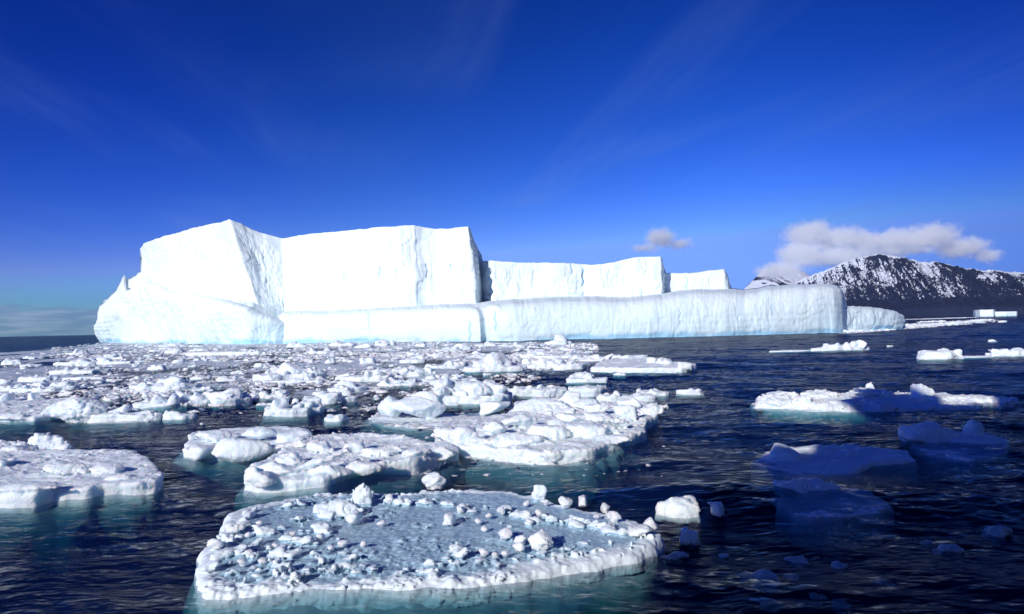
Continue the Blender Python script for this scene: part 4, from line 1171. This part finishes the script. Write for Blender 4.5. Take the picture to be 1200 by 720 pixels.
Mh, Mw, Mg = paint('hull_paint', (0.03, 0.05, 0.12)), paint('ship_white', (0.75, 0.75, 0.73)), paint('ship_glass', (0.02, 0.03, 0.04), 0.1)
ship = empty('expedition_ship', (20, -8, 0))
hull_st = [(-46, 0.2, 5.6), (-42, 2.2, 5.2), (-34, 5.0, 4.8), (-20, 6.8, 4.5), (30, 7.0, 4.5), (44, 6.4, 4.7)]
Vh = []
for (x, hw, zd) in hull_st:
    for (s, z) in ((-1, -3.0), (-1, 1.0), (-1, zd), (1, zd), (1, 1.0), (1, -3.0)):
        Vh.append((x, s * hw * (0.8 if z < 0 else 1.0), z))
Fh = [(i * 6 + j, (i + 1) * 6 + j, (i + 1) * 6 + (j + 1) % 6, i * 6 + (j + 1) % 6) for i in range(5) for j in range(6)]
link_mesh('hull', Vh, Fh, Mh, ship, smooth=False)
boxes('superstructure', [(-30.6, 40, -5.4, 4.4, 4.5, 9.3), (-30.6, 40, -5.2, 4.2, 9.3, 14.7), (-31.8, 38, -5.0, 4.0, 14.7, 18.5), (-29.4, 36, -4.8, 3.6, 18.5, 21.3), (-25.6, 34, -4.4, 3.2, 21.3, 26.8), (-20.6, 34, -4.4, 3.2, 26.803, 29.5)], Mw, ship)
boxes('bridge_wing', [(-31, -27.4, -2.0, 3.0, 26.803, 30.8)], Mw, ship)
boxes('funnel', [(16, 22, -2.5, 2.5, 29.5, 33.5)], Mh, ship)
for lv, z in enumerate((10.4, 15.2, 19.3)):
    boxes('window_row', [(-22 + 2.6 * i, -20.6 + 2.6 * i, 4.2 - 0.2 * lv + 0.003, 4.26 - 0.2 * lv, z, z + 1.2) for i in range(20)], Mg, ship)
tag(ship, 'expedition ship carrying the viewer, white decks over a dark hull', 'ship')

# ================================================================== LIGHT AND SKY
EL = 24.0
AZ = math.atan2(0.543, 0.84)          # the light travels forward and to the right
sund = bpy.data.lights.new('sun', 'SUN'); sund.energy = 4.0; sund.angle = R(0.53); sund.color = (1.0, 0.98, 0.955)
so = bpy.data.objects.new('sun', sund); COL.objects.link(so)
from mathutils import Vector
dvec = Vector((math.sin(AZ) * math.cos(R(EL)), math.cos(AZ) * math.cos(R(EL)), -math.sin(R(EL))))
so.rotation_euler = dvec.to_track_quat('-Z', 'Y').to_euler()
so.location = (-30, -50, 40)

w = bpy.data.worlds.new('World'); sc.world = w; w.use_nodes = True
nt = w.node_tree; nt.nodes.clear(); n = N(nt)
out = nt.nodes.new('ShaderNodeOutputWorld')
sky = nt.nodes.new('ShaderNodeTexSky'); sky.sky_type = 'NISHITA'; sky.sun_disc = False
sky.sun_elevation = R(EL); sky.sun_rotation = math.atan2(-math.sin(AZ), -math.cos(AZ)) % (2 * math.pi)
sky.air_density = 1.0; sky.dust_density = 0.0; sky.ozone_density = 3.0; sky.altitude = 0
# the dry polarised polar sky: deeper and more saturated
hs = n('HueSaturation', {'Saturation': 1.3, 'Value': 1.0, 'Color': sky.outputs[0]})
skyc = n.mixc(1.0, hs.outputs[0], c4(0.022, 0.042, 0.10), 'MULTIPLY')
skyc = n('Gamma', {'Color': skyc, 'Gamma': 1.8}).outputs[0]
skyc = n.mixc(1.0, skyc, c4(219, 45.3, 15.8), 'MULTIPLY')
skyc = n.mixc(1.0, skyc, c4(2.0, 4.0, 10.5), 'DARKEN')
dirv = n('TexCoord').outputs['Generated']
sp = n('SeparateXYZ', {0: dirv})
# cirrus wisps high up
vz = n.math('MAXIMUM', sp.outputs[2], 0.04)
u = n.math('DIVIDE', sp.outputs[0], vz); v_ = n.math('DIVIDE', sp.outputs[1], vz)
uv = n('CombineXYZ', {0: u, 1: v_}).outputs[0]
uvr = n('VectorRotate', {'Vector': uv, 'Angle': R(-10)}, rotation_type='Z_AXIS').outputs[0]
rot = n('Mapping', {'Vector': uvr, 'Location': (3.1, 1.7, 0), 'Scale': (1.1, 0.16, 1.0)}).outputs[0]
ci = n('TexNoise', {'Vector': rot, 'Scale': 1.1, 'Detail': 7.0, 'Roughness': 0.6, 'Distortion': 0.8}).outputs[0]
ci2 = n('TexNoise', {'Vector': uv, 'Scale': 0.35, 'Detail': 2.0}).outputs[0]
cf = n.math('MULTIPLY', n.ramp(ci, 0.42, 0.8, 0.0, 0.24), n.ramp(ci2, 0.38, 0.62, 0.0, 1.0))
skyc = n.mixc(cf, skyc, c4(1.8, 3.0, 6.0))
az = n.math('ARCTAN2', sp.outputs[0], sp.outputs[1])
# the sky is paler and bluer to the left, deeper to the right
skyc = n.mixc(n.ramp(az, 0.25, 0.75, 0.0, 1.0), skyc, n.mixc(1.0, skyc, c4(0.52, 0.58, 0.72), 'MULTIPLY'))
skyc = n.mixc(n.ramp(az, -0.15, -0.6, 0.0, 1.0), skyc, n.mixc(1.0, skyc, c4(0.76, 0.86, 1.18), 'MULTIPLY'))
# low distant cloud bank along the sea horizon
bv = n('CombineXYZ', {0: n.math('MULTIPLY', az, 26.0), 1: n.math('MULTIPLY', sp.outputs[2], 90.0)}).outputs[0]
bn = n('TexNoise', {'Vector': bv, 'Scale': 1.0, 'Detail': 6.0, 'Roughness': 0.55}).outputs[0]
toph = n.math('ADD', 0.035, n.math('MULTIPLY', n.math('SUBTRACT', bn, 0.5), 0.022))
bf = n('MapRange', {0: n.math('SUBTRACT', toph, sp.outputs[2]), 1: -0.002, 2: 0.006, 3: 0.0, 4: 0.72}, interpolation_type='SMOOTHSTEP').outputs[0]
bf = n.math('MULTIPLY', bf, n.ramp(az, -0.40, -0.55, 0.0, 1.0))
bn2 = n('TexNoise', {'Vector': n('Mapping', {'Vector': bv, 'Scale': (0.6, 1.4, 1.0)}).outputs[0], 'Scale': 1.3, 'Detail': 4.0}).outputs[0]
bcol = n.mixc(n.ramp(bn2, 0.35, 0.7, 0.0, 1.0), c4(1.5, 2.4, 4.6), c4(2.8, 3.6, 5.8))
skyc = n.mixc(bf, skyc, bcol)
bg = n('Background', {'Color': skyc, 'Strength': 0.10})
nt.links.new(bg.outputs[0], out.inputs[0])

# ------------------------------------------------------------------ render settings
sc.render.engine = 'CYCLES'
cy = sc.cycles
cy.use_denoising = True
try: cy.denoiser = 'OPENIMAGEDENOISE'
except Exception: pass
cy.max_bounces = 14; cy.diffuse_bounces = 3; cy.glossy_bounces = 3; cy.transmission_bounces = 4; cy.transparent_max_bounces = 12; cy.volume_bounces = 12
cy.sample_clamp_indirect = 6.0
cy.caustics_reflective = False; cy.caustics_refractive = False
cy.volume_step_rate = 1.0; cy.volume_max_steps = 128
vs = sc.view_settings
vs.view_transform = 'Standard'; vs.look = 'None'; vs.exposure = 0.0; vs.gamma = 1.0; vs.use_curve_mapping = False
